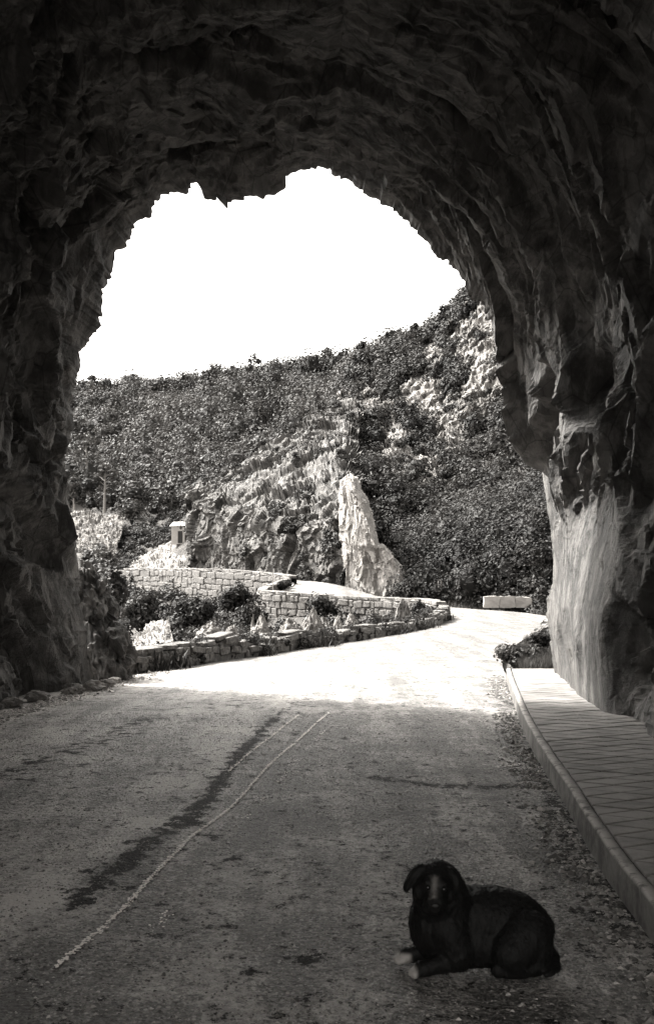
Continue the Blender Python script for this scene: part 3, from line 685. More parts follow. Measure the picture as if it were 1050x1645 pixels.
o = leaf_obj('far_wood', C0, R0, np.clip(40 + 22 * R0[:, 0] ** 2, 70, 420).astype(int), np.interp(d0, [104, 270], [.22, .36]), M['leaf_far'], rg, tone=tb, shell=.5, core=.42)
tag(o, 'grey scrubby wood covering the far hillside under the sky', 'wood', kind='stuff')
OUT = [(768, 580, 42, 44), (806, 612, 30, 40), (672, 648, 44, 34), (632, 712, 32, 44), (757, 550, 34, 30), (716, 672, 34, 36), (728, 722, 22, 40), (785, 530, 36, 36), (690, 770, 26, 42), (610, 660, 24, 22), (754, 650, 34, 26), (650, 748, 22, 40), (820, 560, 30, 36), (548, 712, 26, 26), (700, 575, 22, 18), (590, 640, 20, 20), (578, 684, 26, 30), (560, 650, 18, 20)]
def keep_near(u, v, d):
    m = (v < 968) & ~((u < 640) & (v > 880)) & ~((u < 572) & (d < 112))
    for (a, b_, ra, rb) in OUT: m &= ((u - a) / (ra * .95)) ** 2 + ((v - b_) / (rb * .95)) ** 2 > rg.uniform(.5, 1.1, len(u))
    return m
C1, u1, v1, d1 = scatter(2100, 540, 960, 61, 140, rg, keep_near); C1b, u1b, v1b, d1b = scatter(900, 640, 930, 60, 76, rg, keep_near); C1, d1 = np.vstack([C1, C1b]), np.r_[d1, d1b]
r = .45 + 1.5 * rg.random(len(C1)) ** 1.7 * np.interp(d1, [60, 140], [.85, 1.5]); r = np.where(d1 > 105, np.minimum(r, 1.5), r); R1 = np.stack([r, r, r * rg.uniform(.7, 1.2, len(r))], 1); C1[:, 2] += R1[:, 2] * .5
tb = np.clip(.33 + .5 * fbm(C1 * .09, 3, 36) + rg.normal(size=len(C1)) * .25, 0, 1)
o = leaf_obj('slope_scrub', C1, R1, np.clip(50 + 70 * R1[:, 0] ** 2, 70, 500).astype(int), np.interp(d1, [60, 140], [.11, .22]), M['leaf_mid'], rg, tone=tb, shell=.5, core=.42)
tag(o, 'dark scrub covering the steep slope right of the bend', 'scrub', kind='stuff')
rp_ = RP[330::5, ::9].reshape(-1, 3)
def off_road(P_, dmin): return np.array([np.min((rp_[:, 0] - q_[0]) ** 2 + (rp_[:, 1] - q_[1]) ** 2) > dmin ** 2 for q_ in P_])
SCR = [(245, 1030, 34, 30), (255, 905, 45, 28), (240, 940, 26, 20)]
C3, u3, v3, d3 = scatter(1700, 60, 640, 22, 92, rg, lambda u, v, d: np.all([((u - a) / ra) ** 2 + ((v - b_) / rb) ** 2 > 1 for (a, b_, ra, rb) in SCR], axis=0))
C3b, u3b, v3b, d3b = scatter(800, 180, 330, 92, 150, rg, lambda u, v, d: ~((np.abs(u - 270) < 40) & (v > 880) & (v < 915)) & ~((np.abs(u - 288) < 14) & (d < 103))); C3, d3, v3 = np.vstack([C3, C3b]), np.r_[d3, d3b], np.r_[v3, v3b]
m_ = off_road(C3, 1.3); C3, d3, v3 = C3[m_], d3[m_], v3[m_]
r = rg.uniform(.22, .75, len(C3)) * np.interp(d3, [22, 90], [.7, 1.4]); R3_ = np.stack([r, r, r * rg.uniform(.6, 1.1, len(r))], 1); C3[:, 2] += R3_[:, 2] * .35
tb = np.clip(.4 + .5 * fbm(C3 * .16, 3, 38) + rg.normal(size=len(C3)) * .14, 0, 1)
o = leaf_obj('gully_scrub', C3, R3_, np.full(len(C3), 80), np.interp(d3, [22, 90], [.06, .17]), M['leaf_mid'], rg, tone=tb, shell=.3)
tag(o, 'mixed scrub filling the gully behind the low wall', 'scrub', kind='stuff')
C4, u4, v4, d4 = scatter(3600, 690, 980, 27, 64, rg); m_ = off_road(C4, 1.6) & (C4[:, 0] > 5.2) & ~((np.abs(C4[:, 0] - 10.3) < 1.6) & (C4[:, 1] < 57.5)); C4, d4 = C4[m_], d4[m_]
r = rg.uniform(.25, .7, len(C4)); R4 = np.stack([r, r, r * .8], 1); C4[:, 2] += r * .3
o = leaf_obj('slope_foot_scrub', C4, R4, np.full(len(C4), 70), .12, M['leaf_mid'], rg, shell=.3); tag(o, 'low scrub at the foot of the slope beyond the bend', 'scrub', kind='stuff')
# tufts on the cliff
cv = cl.data; nv = len(cv.vertices); co = np.empty(nv * 3, np.float32); cv.vertices.foreach_get('co', co); co = co.reshape(-1, 3)
msk = np.nonzero(fbm(co.astype(float) * .22, 3, 77) > .10)[0]; pick = rg.choice(msk, 600)
C2 = co[pick].astype(float); r = rg.uniform(.25, .75, len(C2)); R2 = np.stack([r, r, r * .7], 1)
pu = CX + C2[:, 0] * FPX / C2[:, 1]; up_ = rg.random(len(C2)) < np.interp(pu, [300, 420, 560], [.35, .7, 1]); C2, R2 = C2[up_], R2[up_]
o = leaf_obj('cliff_scrub', C2, R2, np.full(len(C2), 70), .13, M['leaf_dark'], rg, shell=.4); tag(o, 'dark tufts of scrub growing on the spur cliff', 'scrub', kind='stuff')

# rock standing out of the slope
DS = np.linspace(60, 136, 153)
def slope_hit(u, v):
    u = np.ravel(u); v = np.ravel(v); out = np.zeros(len(u))
    X_ = (u[:, None] - CX) * DS[None] / FPX; Z_ = terrain(X_.ravel(), np.tile(DS, len(u))).reshape(X_.shape); S_ = EYE + (HOR - v[:, None]) * DS[None] / FPX
    return DS[np.argmax(Z_ > S_, axis=1)] if True else out
for i, (u, v, ru, rv) in enumerate(OUT):
    nr_, nc_ = 44, 44; a_ = np.linspace(-1, 1, nr_); Bv, Au = np.meshgrid(a_, a_, indexing='ij')
    rho = np.hypot(Au, Bv); Uc = u + Au * ru * 1.25 - Bv * ru * .15; Vc = v + Bv * rv * 1.25
    cu = np.linspace(0, nr_ - 1, 8).astype(int); dh = slope_hit(Uc[np.ix_(cu, cu)], Vc[np.ix_(cu, cu)]).reshape(8, 8); dh = np.where(dh <= 60, np.median(dh), dh); dh = np.where(np.abs(dh - np.median(dh)) > 14, np.median(dh), dh)
    t8 = np.arange(nr_) / (nr_ - 1) * 7; k0 = np.minimum(t8.astype(int), 6); f0 = t8 - k0
    tmp_ = dh[k0] * (1 - f0)[:, None] + dh[k0 + 1] * f0[:, None]; D_ = tmp_[:, k0] * (1 - f0)[None] + tmp_[:, k0 + 1] * f0[None]
    lump = fbm(np.stack([Uc.ravel() * .05, Vc.ravel() * .05, np.full(Uc.size, i * 3.)], 1), 3, 640).reshape(Uc.shape)
    D_ = D_ - 2.6 * (1 - (rho * (1 + .35 * lump)) ** 2)
    pz = np.stack([(Uc - CX) * D_ / FPX, D_, EYE + (HOR - Vc) * D_ / FPX], -1).reshape(-1, 3); q_ = pz * np.array([1, 1, .6])
    dsp = .9 * facet(q_ * .5, 650 + i, .8) + .5 * facet(q_ * 1.2, 670 + i, .8) + .22 * facet(q_ * 3, 690 + i, .8)
    pz = pz + np.array([-.35, -.8, .45]) * dsp[:, None]
    link('rock_outcrop', np_mesh('rock_outcrop', pz, grid_faces(nr_, nc_)[:, ::-1]), M['outcrop'], hill)
oc = [(u + rg.normal() * ru * .75, v + rg.normal() * rv * .75) for (u, v, ru, rv) in OUT for _ in range(9)]; C5 = []
for u, v in oc:
    ds_ = np.linspace(62, 134, 90); tz_ = terrain((u - CX) * ds_ / FPX, ds_); j_ = int(np.argmin(np.abs(tz_ - (EYE + (HOR - v) * ds_ / FPX)))); 
    if abs(tz_[j_] - (EYE + (HOR - v) * ds_[j_] / FPX)) < .5 and v > 505: C5.append(W(u, v, ds_[j_] - 1.9))
C5 = np.array(C5); r = rg.uniform(.35, .95, len(C5)); o = leaf_obj('ledge_scrub', C5, np.stack([r, r, r * .8], 1), np.full(len(C5), 90), .16, M['leaf_mid'], rg, shell=.35); tag(o, 'tufts of scrub among the pale outcrops on the right hill', 'scrub', kind='stuff')
# skyline trees and pale trees low on the hill
SKY = [(408, 606, 572, 250, 34, .35, 'rounded dark tree standing tallest on the far skyline left of centre'), (440, 604, 582, 246, 44, .3, 'broad dark tree right of the tallest skyline tree'),
       (470, 600, 580, 242, 20, .5, 'slim pale tree in the gap on the far skyline'), (505, 596, 574, 236, 36, .3, 'dense dark tree on the skyline before it starts to climb'),
       (528, 590, 560, 230, 30, .35, 'airy tree on the skyline above the spur cliff'), (548, 588, 564, 228, 26, .3, 'small dark tree at the foot of the climbing skyline'),
       (150, 622, 604, 258, 22, .5, 'little tree on the skyline nearest the left tunnel wall'), (212, 620, 603, 256, 24, .5, 'second little tree from the left tunnel wall on the skyline'), (330, 612, 597, 252, 26, .45, 'low bushy tree midway along the flat skyline'),
       (628, 558, 536, 131, 32, .3, 'bushy tree on the climbing skyline of the right hill'), (578, 580, 552, 135, 26, .35, 'bushy tree where the right hill meets the far wood'), (712, 520, 492, 126, 26, .4, 'shrubby tree beside the rocks near the top right skyline'), (738, 490, 470, 124, 20, .4, 'topmost tuft of a tree on the skyline by the tunnel roof'), (665, 545, 522, 130, 24, .35, 'dark tree midway up the right skyline')]
for i, (u, vb, vt, d, wd, tn, lb) in enumerate(SKY):
    tree(lb, u, vb + 8, vt, d, wd, 620, np.interp(d, [120, 260], [.22, .36]), 'leaf_far' if d > 200 else 'leaf_mid', 'trees along the skyline', i, tn, .35, .15)
PAL = [(140, 775, 698, 176, 50, .85, 'pale thin tree with a bare white trunk low on the far hill'), (168, 820, 745, 160, 44, .7, 'pale young tree above the clearing on the far hill'), (120, 830, 770, 158, 30, .6, 'small pale tree beside the left tunnel wall'), (255, 800, 715, 175, 46, .75, 'light grey feathery tree in the middle of the far wood'), (420, 690, 645, 190, 36, .8, 'light feathery tree high in the far wood')]
for i, (u, vb, vt, d, wd, tn, lb) in enumerate(PAL): tree(lb, u, vb, vt, d, wd, 520, .30, 'leaf_far', 'pale trees on the far hill', 50 + i, tn, .5, .4)

# clearing and scree
def patch(name, cols, mat, amp, nr=50, nc=60, sc=1.2, seed=0):
    return loft_rock(name, cols, nr, nc, mat, amp, sc, seed)
sc = patch('scree_slope', [[(95, 905, 118), (130, 915, 116), (165, 905, 117), (185, 890, 119)], [(92, 865, 127), (130, 868, 126), (165, 865, 126), (195, 858, 127)], [(90, 820, 137), (130, 823, 136), (165, 826, 136), (200, 832, 136)]], M['scree'], .45, seed=610); tag(sc, kind='structure')
sc = patch('road_embankment', [[(205, 950, 90), (235, 965, 86), (270, 960, 84), (300, 958, 84)], [(205, 925, 95), (240, 918, 94), (275, 912, 92), (312, 905, 92)], [(215, 905, 102), (250, 892, 102), (280, 880, 102), (315, 872, 101)], [(240, 890, 110), (265, 876, 109), (285, 868, 109), (318, 862, 108)]], M['scree2'], .40, 70, 80, 1.0, 620); tag(sc, kind='structure')
sc = patch('gully_scree', [[(205, 1075, 46), (235, 1072, 46), (265, 1065, 47), (285, 1050, 49)], [(215, 1035, 55), (235, 1030, 55), (262, 1025, 55), (275, 1015, 57)], [(235, 1008, 63), (250, 1000, 63), (268, 996, 63), (272, 992, 64)]], M['scree2'], .25, 50, 50, 1.6, 630); tag(sc, kind='structure')

# the hut on its ledge
hp = W(291, 868, 99); hut = empty('hut', hp, -.35); tag(hut, 'tiny whitewashed hut at the left end of the cliff', 'hut')
bm = bmesh.new(); box(bm, (0, 0, .55), (1.5, 1.3, 1.9)); link('wall', obj_mesh('wall', bm), M['white'], hut)
bm = bmesh.new()
vs_ = [bm.verts.new(p) for p in ((-.88, -.8, 1.42), (.88, -.8, 1.42), (.88, .8, 1.42), (-.88, .8, 1.42), (-.88, 0, 1.86), (.88, 0, 1.86))]
for f_ in ((0, 1, 5, 4), (2, 3, 4, 5), (0, 4, 3), (1, 2, 5), (0, 3, 2, 1)): bm.faces.new([vs_[i] for i in f_])
link('roof', obj_mesh('roof', bm), M['roof'], hut)
bm = bmesh.new(); box(bm, (.25, -.66, .3), (.5, .05, 1.2)); link('door', obj_mesh('door', bm), M['dark'], hut)

# boulders standing behind and on the low wall
BL = [(338, 1040, 1004, 26.5, 40, .25, 'pale-topped squat rock on the low wall nearest the tunnel'), (371, 1040, 1002, 27.5, 26, .55, 'small pointed boulder second from the tunnel along the low wall'), (420, 1042, 992, 28, 36, .55, 'tall conical pale boulder under the bay corner'),
      (466, 1036, 994, 30, 34, .5, 'conical dark-sided boulder right of the bay corner'), (502, 1026, 982, 33, 34, .6, 'large triangular boulder with a pale top edge before the bend wall'), (543, 1018, 992, 36, 18, .55, 'small white pointed stone before the bend wall'), (564, 1014, 986, 38, 18, .3, 'narrow upright stone before the bend wall'), (646, 1006, 962, 44, 22, .35, 'dark upright stone against the right end of the bend wall')]
for i, (u, vb, vt, d, wd, pt, lb) in enumerate(BL):
    b0_ = W(u, vb, d); h = (vb - vt) * d / FPX; sx = 1.3 * wd * d / FPX / 2
    me = rock_blob('boulder', (sx, sx * .9, h * .62), 70 + i, 4, .2, 1.4, pt)
    o = link('boulder', me, M['darkstone' if i == 7 else 'boulder']); o.location = (b0_[0], d, b0_[2] + h * .38); o.rotation_euler = (0, 0, i * 1.1); tag(o, lb, 'boulder', 'boulders along the low wall')
# leaning rocks at the foot of the left tunnel wall
for i, (u, v, d, ru, rv, rot, lb) in enumerate(((168, 1058, 18.9, 44, 66, -.16, 'big dark rock leaning at the left foot of the tunnel mouth'), (146, 968, 19.3, 38, 58, -.25, 'black knobbly rock jutting from the left tunnel edge'))):
    c_ = W(u, v, d); me = rock_blob('leaning_rock', (ru * d / FPX, .55, rv * d / FPX), 90 + i, 5, .2, 1.5, .22 if i == 0 else .1)
    o = link('leaning_rock', me, M['tunnel']); o.location = c_; o.rotation_euler = (0, rot, .3); tag(o, lb, 'rock')
for i, (u, v, sz) in enumerate(((150, 1112, .16), (172, 1106, .11), (118, 1118, .13), (128, 1112, .09), (60, 1128, .14), (185, 1100, .09), (20, 1138, .13))):
    p = G(u, v); o = link('fallen_stone', rock_blob('fallen_stone', (sz * 1.3, sz, sz * .7), 110 + i, 3, .25, 1.5), M['pale' if i < 4 else 'boulder']); o.location = (p[0], p[1], .05 + sz * .3)
    tag(o, ('largest pale broken stone at the left wall foot by the leaning rock', 'pale broken stone just left of the leaning rock base', 'pale broken stone second left of the leaning rock base', 'smallest pale stone between two larger ones at the wall foot', 'grey loose stone midway along the foot of the left wall', 'little grey stone nearest the low wall end', 'grey loose stone at the left edge of the picture')[i], 'stone', 'fallen stones by the left wall')

# bushes
BU = [('large black-green bush in the gully below the upper road', 312, 995, 60, 42, 42, 2600, .16, .12), ('tall dark bush against the long upper wall', 385, 965, 68, 34, 36, 2000, .16, .25), ('leafy bush filling the gully left of the big dark bush', 232, 978, 66, 40, 36, 1900, .16, .4),
      ('dark bush below the rounded bay', 400, 1000, 58, 30, 28, 1500, .14, .25), ('round dark bush on the embankment of the upper road', 222, 932, 92, 20, 16, 700, .16, .2), ('low bush hanging on the embankment beside the wall end', 290, 935, 84, 18, 22, 700, .15, .25), ('grey bush behind the leaning rocks', 178, 955, 60, 30, 44, 1500, .16, .45),
      ('dark ivy bush spilling over the bend wall', 520, 972, 52, 28, 22, 1500, .11, .15), ('grassy bush on the bank at the end of the pavement', 838, 1056, 22.2, 42, 26, 3600, .05, .3), ('ivy-covered rounded end of the wall at the bend', 678, 988, 45.4, 26, 22, 2600, .085, .15), ('dark bush at the foot of the pale buttress', 552, 930, 69, 8, 22, 500, .11, .1),
      ('low dark shrub behind the white block', 800, 950, 63, 50, 18, 1600, .14, .3), ('bush hugging the rock edge behind the pavement end', 866, 1036, 23, 20, 30, 1900, .05, .35), ('shadowy shrub beside the buttress foot', 672, 940, 65, 22, 28, 1200, .14, .15), ('small bush on the bay wall corner', 455, 940, 64, 14, 9, 500, .12, .2), ('weeds under the low wall boulders', 300, 1050, 26, 22, 16, 900, .06, .25),
      ('ivy clump over the low wall nearest the squat rock', 345, 1050, 25.0, 22, 13, 1500, .04, .12), ('ivy clump over the low wall under the tall conical boulder', 405, 1044, 26.6, 24, 12, 1500, .04, .1), ('ivy clump over the low wall under the dark-sided boulder', 462, 1038, 28.6, 22, 11, 1400, .045, .15), ('ivy clump over the low wall under the triangular boulder', 522, 1028, 32, 26, 11, 1400, .05, .12), ('ivy clump over the low wall before the bend', 590, 1016, 37, 26, 11, 1400, .055, .15)]
for i, (lb, u, v, d, ru, rv, n, lf, tn) in enumerate(BU): bush(lb, u, v, d, ru, rv, n, lf, 'leaf_dark' if i != 8 else 'grass', None, 'bush', 11, i, tn)
tree('small bare-trunked tree in the gully under the bay', 404, 1018, 960, 50, 34, 260, .11, 'leaf_mid', None, 71, .5, .5, .45)

# ivy and grass: uncountable blades
def blades(name, P_, h, rg_, mat, label, cat, lean=.5, wd=.012):
    m = len(P_); a = rg_.uniform(0, 6.283, m); hh = h * rg_.uniform(.4, 1.25, m); dx = np.cos(a); dy = np.sin(a); l_ = lean * rg_.random(m) * hh
    up = np.stack([dx * l_, dy * l_, hh], 1); sd = np.stack([-dy, dx, 0 * dx], 1) * (wd * rg_.uniform(.6, 1.4, m))[:, None]
    V = np.stack([P_ - sd, P_ + sd, P_ + sd * .6 + up * .6, P_ + up], 1).reshape(-1, 3)
    o = link(name, np_mesh(name, V, np.arange(4 * m).reshape(-1, 4), False, {'tone': np.repeat(np.clip(rg_.normal(.45, .25, m), 0, 1), 4)}), M[mat]); tag(o, label, cat, kind='stuff'); return o
wp = smooth_path([(-4.0, 20.4, 0), (-2.1, 24.3, 0), (.95, 31.6, 0), (4.2, 40, 0), (5.7, 46, 0)], 400)[rg.integers(0, 400, 5200)]
wp = wp[vnoise(wp * 1.1, 57) > .05]; wp = wp + np.stack([rg.normal(.02, .16, len(wp)), rg.normal(0, .2, len(wp)), rg.uniform(-.02, .30, len(wp)) * (rg.random(len(wp)) < .6)], 1)
blades('wall_grass', wp, .20, rg, 'leaf_dark', 'dark weeds growing along the low roadside wall', 'weeds', .9, .02)
ip = smooth_path([(-4.3, 20.4, .3), (-2.5, 24.3, .3), (.6, 31.6, .3), (3.8, 40, .35), (5.4, 46, .5)], 300)[rg.integers(0, 300, 230)] + np.stack([rg.normal(0, .16, 230), rg.normal(0, .16, 230), rg.uniform(-.3, .2, 230)], 1)
ip = ip[vnoise(ip * .6, 55) > -.25]; r = rg.uniform(.10, .30, len(ip)); o = leaf_obj('wall_ivy', ip, np.stack([r, r, r], 1), np.full(len(ip), 70), .045, M['leaf_dark'], rg, shell=.3); tag(o, 'dark ivy hanging over the low roadside wall', 'ivy', kind='stuff')
vp = np.stack([rg.uniform(0, 2.6, 15000), 20.0 + 11 * rg.random(15000) ** 1.6, np.zeros(15000)], 1); vp[:, 0] = np.interp(vp[:, 1], [20, 24, 28, 31.5], [4.1, 4.75, 5.7, 6.6]) + np.abs(vp[:, 0]) - .15
vp[:, 2] = np.maximum(terrain(vp[:, 0], vp[:, 1]), 0) - .02; blades('verge_grass', vp[vnoise(vp * 1.3, 5) > -.45], .30, rg, 'grass', 'tall grass on the verge beyond the pavement', 'grass', .7, .012)
fp = PAIRS[9:15, 3:6]; fp = smooth_path(fp, 500)[rg.integers(0, 500, 9000)] + np.stack([rg.uniform(.05, 2.6, 9000), rg.uniform(-.2, 2.4, 9000), np.zeros(9000)], 1); fp = fp[off_road(fp, .32)]; fp[:, 2] = terrain(fp[:, 0], fp[:, 1]) - .03
fp = fp[(np.abs(fp[:, 0] - 10.3) > 1.4) | (fp[:, 1] > 57.5) | (fp[:, 1] < 54.5)]; blades('bend_grass', fp, .35, rg, 'grass', 'rough grass along the outer edge of the bend', 'grass', .7, .03)

# marker stone and thin post
mp = W(706, 946, 62.5); ms = empty('marker_stone', mp); tag(ms, 'small white marker stone in the shrubs beyond the bend', 'marker')
bm = bmesh.new(); box(bm, (0, 0, .15), (.24, .2, .9)); bmesh.ops.bevel(bm, geom=[e for e in bm.edges if min(vv.co.z for vv in e.verts) > .5], offset=.08, segments=3, affect='EDGES'); link('stone_body', obj_mesh('stone_body', bm), M['white'], ms)
pp = W(438, 952, 60.2); o = link('thin_post', tube_mesh('thin_post', [(0, 0, -.3), (.02, 0, .6), (.0, 0, 1.25)], [.035, .03, .025], 6), M['white']); o.location = pp; tag(o, 'thin pale post standing on the bay wall corner', 'post')

# ------------------------------------------------------------------ road details
def crumbs(name, poly, n, width, size, mat, parent, seed, dens=None):
    rg_ = np.random.default_rng(seed); p = resample(np.array(poly), 400); i = rg_.integers(0, 400, n)
    P_ = p[i].copy(); P_[:, :2] += rg_.normal(size=(n, 2)) * width * .5; V = []; F = []
    keep_ = vnoise(P_ * 3.1, seed) > (-.8 if dens is None else dens)
    for q_ in P_[keep_]:
        z = road_z(q_[0], q_[1]) + .004 if False else 0
        s = size * rg_.uniform(.5, 1.4); k_ = 5; a0 = rg_.random() * 6; b_ = len(V)
        for j in range(k_):
            an = a0 + 6.283 * j / k_; rr = s * rg_.uniform(.6, 1.1); V.append((q_[0] + rr * math.cos(an), q_[1] + rr * math.sin(an) * 1.3, 0))
        F.append([b_ + j for j in range(k_)])
    V = np.array(V)
    V[:, 2] = RZ(V[:, 0], V[:, 1]) + .009
    return link(name, np_mesh(name, V, np.array(F)), M[mat], parent)
# fast road height lookup on the regular part
def RZ(x, y):
    a = np.interp(y, RL[20:450, 1], RL[20:450, 0]); b_ = np.interp(y, RR[20:450, 1], RR[20:450, 0]); kk = np.clip((x - a) / (b_ - a), 0, 1)
    return .05 * (1 - (2 * kk - 1) ** 2) + .012 * fbm(np.stack([x * 1.1, y * 1.1, 0 * x], 1), 4, 3)
L1 = [G(*p) for p in ((92, 1572), (200, 1470), (300, 1365), (370, 1307), (430, 1240), (478, 1196), (527, 1150))]
L2 = [G(*p) for p in ((366, 1248), (420, 1202), (480, 1154))]
L3 = [G(*p) for p in ((250, 1505), (300, 1440), (345, 1385), (470, 1240), (520, 1180))]
crumbs('white_line', smooth_path(L1, 60), 1900, .018, .0085, 'chalk', road, 21, -.8)
crumbs('white_line', smooth_path(L2, 40), 520, .018, .009, 'chalk', road, 22)
crumbs('white_line', smooth_path(L3, 40), 420, .04, .008, 'chalk', road, 23, .15)
def pebbles(name, x, y, s, tone, z=None, parent=None, mat='pebble'):
    m = len(x); base = np.array([(1, 0, 0), (-.3, .95, 0), (-.5, -.85, 0), (.25, .1, .62), (-.45, .05, .45)]) ; a = RNG.uniform(0, 6.283, m)
    ca, sa = np.cos(a)[:, None], np.sin(a)[:, None]; jit = RNG.uniform(.7, 1.3, (m, 5, 3)); b_ = base[None] * jit
    X = (b_[..., 0] * ca - b_[..., 1] * sa) * s[:, None] + x[:, None]; Y = (b_[..., 0] * sa + b_[..., 1] * ca) * s[:, None] + y[:, None]
    z0 = (RZ(x, y) if z is None else z)[:, None]; Z = z0 + b_[..., 2] * s[:, None] - .001
    V = np.stack([X, Y, Z], -1).reshape(-1, 3); f = np.array([(0, 1, 3), (1, 4, 3), (1, 2, 4), (2, 0, 3), (2, 3, 4)]); F = (np.arange(m)[:, None, None] * 5 + f[None]).reshape(-1, 3)
    o = link(name, np_mesh(name, V, F, False, {'tone': np.repeat(tone, 5)}), M[mat], parent); return tag(o, kind='stuff')
m = 52000; y = 2.9 + 11 * RNG.random(m) ** 1.5; x = RNG.uniform(-4.9, 2.3, m); ok = x < kerb_x(y) - .02; x, y = x[ok], y[ok]
s = RNG.gamma(3, .0016, len(x)) + .0025; pebbles('gravel', x, y, s, np.clip(RNG.beta(1.2, 2.6, len(x)), 0, 1), None, road)
m = 5200; y = RNG.uniform(3.5, 20, m); off = np.abs(RNG.normal(0, .16, m)); x = kerb_x(y) - .03 - off; keep_ = vnoise(np.stack([x * 1.5, y * 1.3, 0 * x], 1), 71) > -.1
x, y = x[keep_], y[keep_]; pebbles('gutter_debris', x, y, RNG.gamma(3, .004, len(x)) + .004, np.clip(RNG.beta(.8, 2.2, len(x)) , 0, 1), None, road)
m = 4200; y = RNG.uniform(8, 20.5, m); x = np.interp(y, [8, 13, 17, 20.5], [-5.0, -4.75, -4.3, -3.7]) + np.abs(RNG.normal(0, .22, m)); pebbles('wall_foot_debris', x, y, RNG.gamma(2.5, .007, m) + .005, np.clip(RNG.beta(2, 1.5, m), 0, 1), None, road)

# ------------------------------------------------------------------ dog
def dog():
    root = empty('dog', (.735, 4.78, .045), math.radians(4)); tag(root, 'black dog lying on the road with its head turned to the camera', 'dog')
    bm = bmesh.new()
    def ball(c_, r_, sc_=(1, 1, 1), rot=None):
        bmesh.ops.create_icosphere(bm, subdivisions=3, radius=r_, matrix=Matrix.Translation(c_) @ (rot or Matrix.Identity(4)) @ Matrix.Diagonal((*sc_, 1)))
    def chain(pts, sc_=(1, 1, 1)):
        for (a, ra), (b_, rb) in zip(pts[:-1], pts[1:]):
            a, b_ = Vector(a), Vector(b_); n_ = max(2, int((b_ - a).length / (.3 * min(ra, rb))) + 1)
            for i in range(n_ + 1): ball(a.lerp(b_, i / n_), ra + (rb - ra) * i / n_, sc_)
    # trunk: deep chest, loin, croup, resting on the ground
    chain([((-.17, .02, .205), .165), ((-.05, .03, .205), .165), ((.07, .03, .200), .168), ((.17, .03, .175), .165), ((.235, .02, .15), .140)])
    chain([((-.16, -.02, .14), .135), ((.0, -.03, .12), .125), ((.16, -.03, .12), .125)])
    ball((-.225, -.02, .20), .130, (.9, 1, 1.15))
    chain([((-.17, -.02, .26), .145), ((-.195, -.05, .345), .134), ((-.215, -.065, .41), .115)])          # neck
    # folded hind legs: thigh, hock, foot flat on the ground
    chain([((.20, -.09, .16), .135), ((.13, -.15, .11), .105)]); ball((.22, -.10, .11), .115); chain([((.24, -.15, .05), .06), ((.14, -.175, .045), .05), ((.05, -.18, .036), .036)])
    chain([((.20, .12, .15), .115), ((.14, .15, .11), .085)])
    chain([((.31, .02, .09), .04), ((.352, -.06, .045), .032), ((.33, -.16, .03), .024), ((.27, -.22, .024), .016)])   # tail tucked round
    # fore legs: shoulder, elbow, wrist, paw with toes
    for yy, ex in ((-.125, 0.0), (.045, -.045)):
        chain([((-.17, yy * .75, .21), .100), ((-.13, yy, .10), .078)]); chain([((-.12, yy, .075), .060), ((-.25 + ex, yy - .02, .050), .042), ((-.305 + ex, yy - .025, .040), .038)])
        for q_ in (-.024, -.008, .008, .024): chain([((-.315 + ex, yy - .025 + q_, .034), .023), ((-.352 + ex + abs(q_) * .5, yy - .028 + q_ * 1.15, .024), .019)])
    # head, turned to the camera and a little to the left
    H = Matrix.Translation((-.235, -.105, .425)) @ Matrix.Rotation(math.radians(-8), 4, 'Z') @ Matrix.Rotation(math.radians(9), 4, 'X') @ Matrix.Rotation(math.radians(6), 4, 'Y') @ Matrix.Scale(1.03, 4)    # local -Y is the nose direction
    def hp(*p): return H @ Vector(p)
    R3 = H.to_3x3().normalized().to_4x4()
    ball(hp(0, .01, .005), .097, (1.0, 1.02, .88), R3); ball(hp(0, -.035, .012), .080, (1.05, .9, .82), R3)
    chain([(hp(0, -.06, -.010), .062), (hp(0, -.10, -.022), .053), (hp(0, -.135, -.030), .047)]); chain([(hp(0, -.05, -.045), .050), (hp(0, -.12, -.062), .036)])
    for sx in (-1, 1):
        ball(hp(sx * .034, -.078, .038), .024); ball(hp(sx * .055, -.04, -.025), .046); ball(hp(sx * .022, -.130, -.050), .034)
        # drop ear: a flat flap folded at the skull
        tipx = .120 if sx < 0 else .112
        for i in range(12):
            f_ = i / 11; ball(hp(sx * (.066 + (tipx - .066) * f_ ** .7), .012 - .012 * f_, .052 + .012 * math.sin(f_ * 3) - .078 * f_ ** 1.2), .040 * (1 - .35 * abs(f_ - .55)), (.5, .9, 1), R3 @ Matrix.Rotation(-sx * .35, 4, 'Y'))
    me0 = obj_mesh('dog_raw', bm); tmp = bpy.data.objects.new('dog_raw', me0); COL.objects.link(tmp)
    md = tmp.modifiers.new('r', 'REMESH'); md.mode = 'VOXEL'; md.voxel_size = .0065
    ms_ = tmp.modifiers.new('s', 'SMOOTH'); ms_.factor = .5; ms_.iterations = 6
    dg_ = bpy.context.evaluated_depsgraph_get(); me = bpy.data.meshes.new_from_object(tmp.evaluated_get(dg_)); bpy.data.objects.remove(tmp)
    me.name = 'body'; co_ = np.empty(len(me.vertices) * 3, np.float32); me.vertices.foreach_get('co', co_); co_ = co_.reshape(-1, 3).astype(float)
    # short uneven coat
    no_ = np.array([v_.normal[:] for v_ in me.vertices]); co_ += no_ * (.0030 * fbm(co_ * np.array([45, 45, 28]), 3, 8) + .004 * fbm(co_ * 11, 2, 9))[:, None]
    co_[:, 2] = np.maximum(co_[:, 2], .002); me.vertices.foreach_set('co', co_.astype(np.float32).ravel())
    Hi = np.array(H.inverted()); loc = co_ @ Hi[:3, :3].T + Hi[:3, 3]
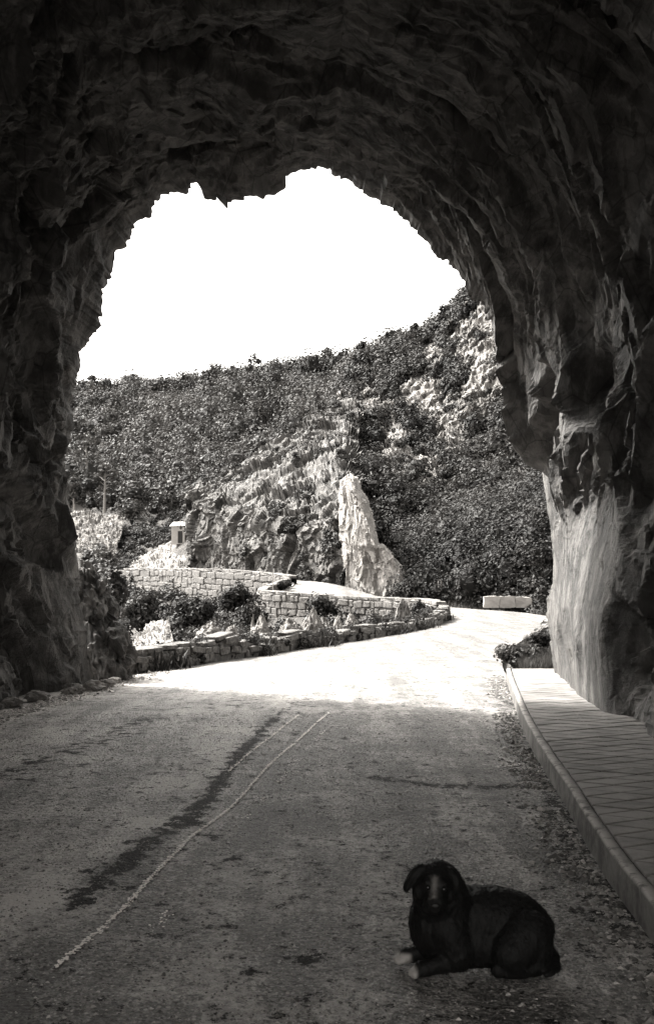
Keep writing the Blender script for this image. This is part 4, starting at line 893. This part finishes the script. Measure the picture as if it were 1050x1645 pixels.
    muzzle_highlight = .28 * np.exp(-((loc[:, 0] + .008) / .014) ** 2) * sstep(-.04, -.07, loc[:, 1]) * sstep(-.165, -.15, loc[:, 1]) * sstep(-.02, .0, loc[:, 2])  # painted highlight along the top of the muzzle
    paw = sstep(-.32, -.345, co_[:, 0]) * sstep(.07, .05, co_[:, 2]) * .85  # painted highlight on the front paws
    at_ = me.attributes.new('pale', 'FLOAT', 'POINT'); at_.data.foreach_set('value', np.clip(np.maximum(muzzle_highlight, paw), 0, 1).astype(np.float32))
    for p in me.polygons: p.use_smooth = True
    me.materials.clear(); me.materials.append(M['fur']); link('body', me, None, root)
    rgd = np.random.default_rng(77); pk = rgd.integers(0, len(co_), 16000); pk = pk[co_[pk, 2] > .02]; n_ = no_[pk]; dirn = n_ * .55 + np.array([.55, .1, -.75]) + rgd.normal(size=(len(pk), 3)) * .22; dirn -= n_ * np.minimum(0, (dirn * n_).sum(1) - .25)[:, None]
    dirn /= np.linalg.norm(dirn, axis=1, keepdims=True); hl = rgd.uniform(.008, .020, len(pk)); hd = (loc[pk, 1] < -.02) & (co_[pk, 2] > .3); hl[hd] *= .4
    sd_ = np.cross(dirn, rgd.normal(size=(len(pk), 3))); sd_ /= np.linalg.norm(sd_, axis=1, keepdims=True); b0 = co_[pk] - n_ * .001
    V = np.stack([b0 - sd_ * .0011, b0 + sd_ * .0011, b0 + dirn * hl[:, None]], 1).reshape(-1, 3)
    fc = link('coat', np_mesh('coat', V, np.arange(len(V)).reshape(-1, 3), False, {'pale': np.repeat(np.clip(np.maximum(muzzle_highlight, paw), 0, 1)[pk], 3)}), M['fur'], root); tag(fc, kind='stuff')
    bm = bmesh.new(); bmesh.ops.create_icosphere(bm, subdivisions=3, radius=.021, matrix=Matrix.Translation(hp(0, -.175, -.020)) @ R3 @ Matrix.Diagonal((1.1, .6, .8, 1))); link('nose', obj_mesh('nose', bm, True), M['nose'], root)
    for sx in (-1, 1):
        bm = bmesh.new(); bmesh.ops.create_icosphere(bm, subdivisions=3, radius=.0125, matrix=Matrix.Translation(hp(sx * .036, -.101, .028))); link('eye', obj_mesh('eye', bm, True), M['eye'], root)
dog()
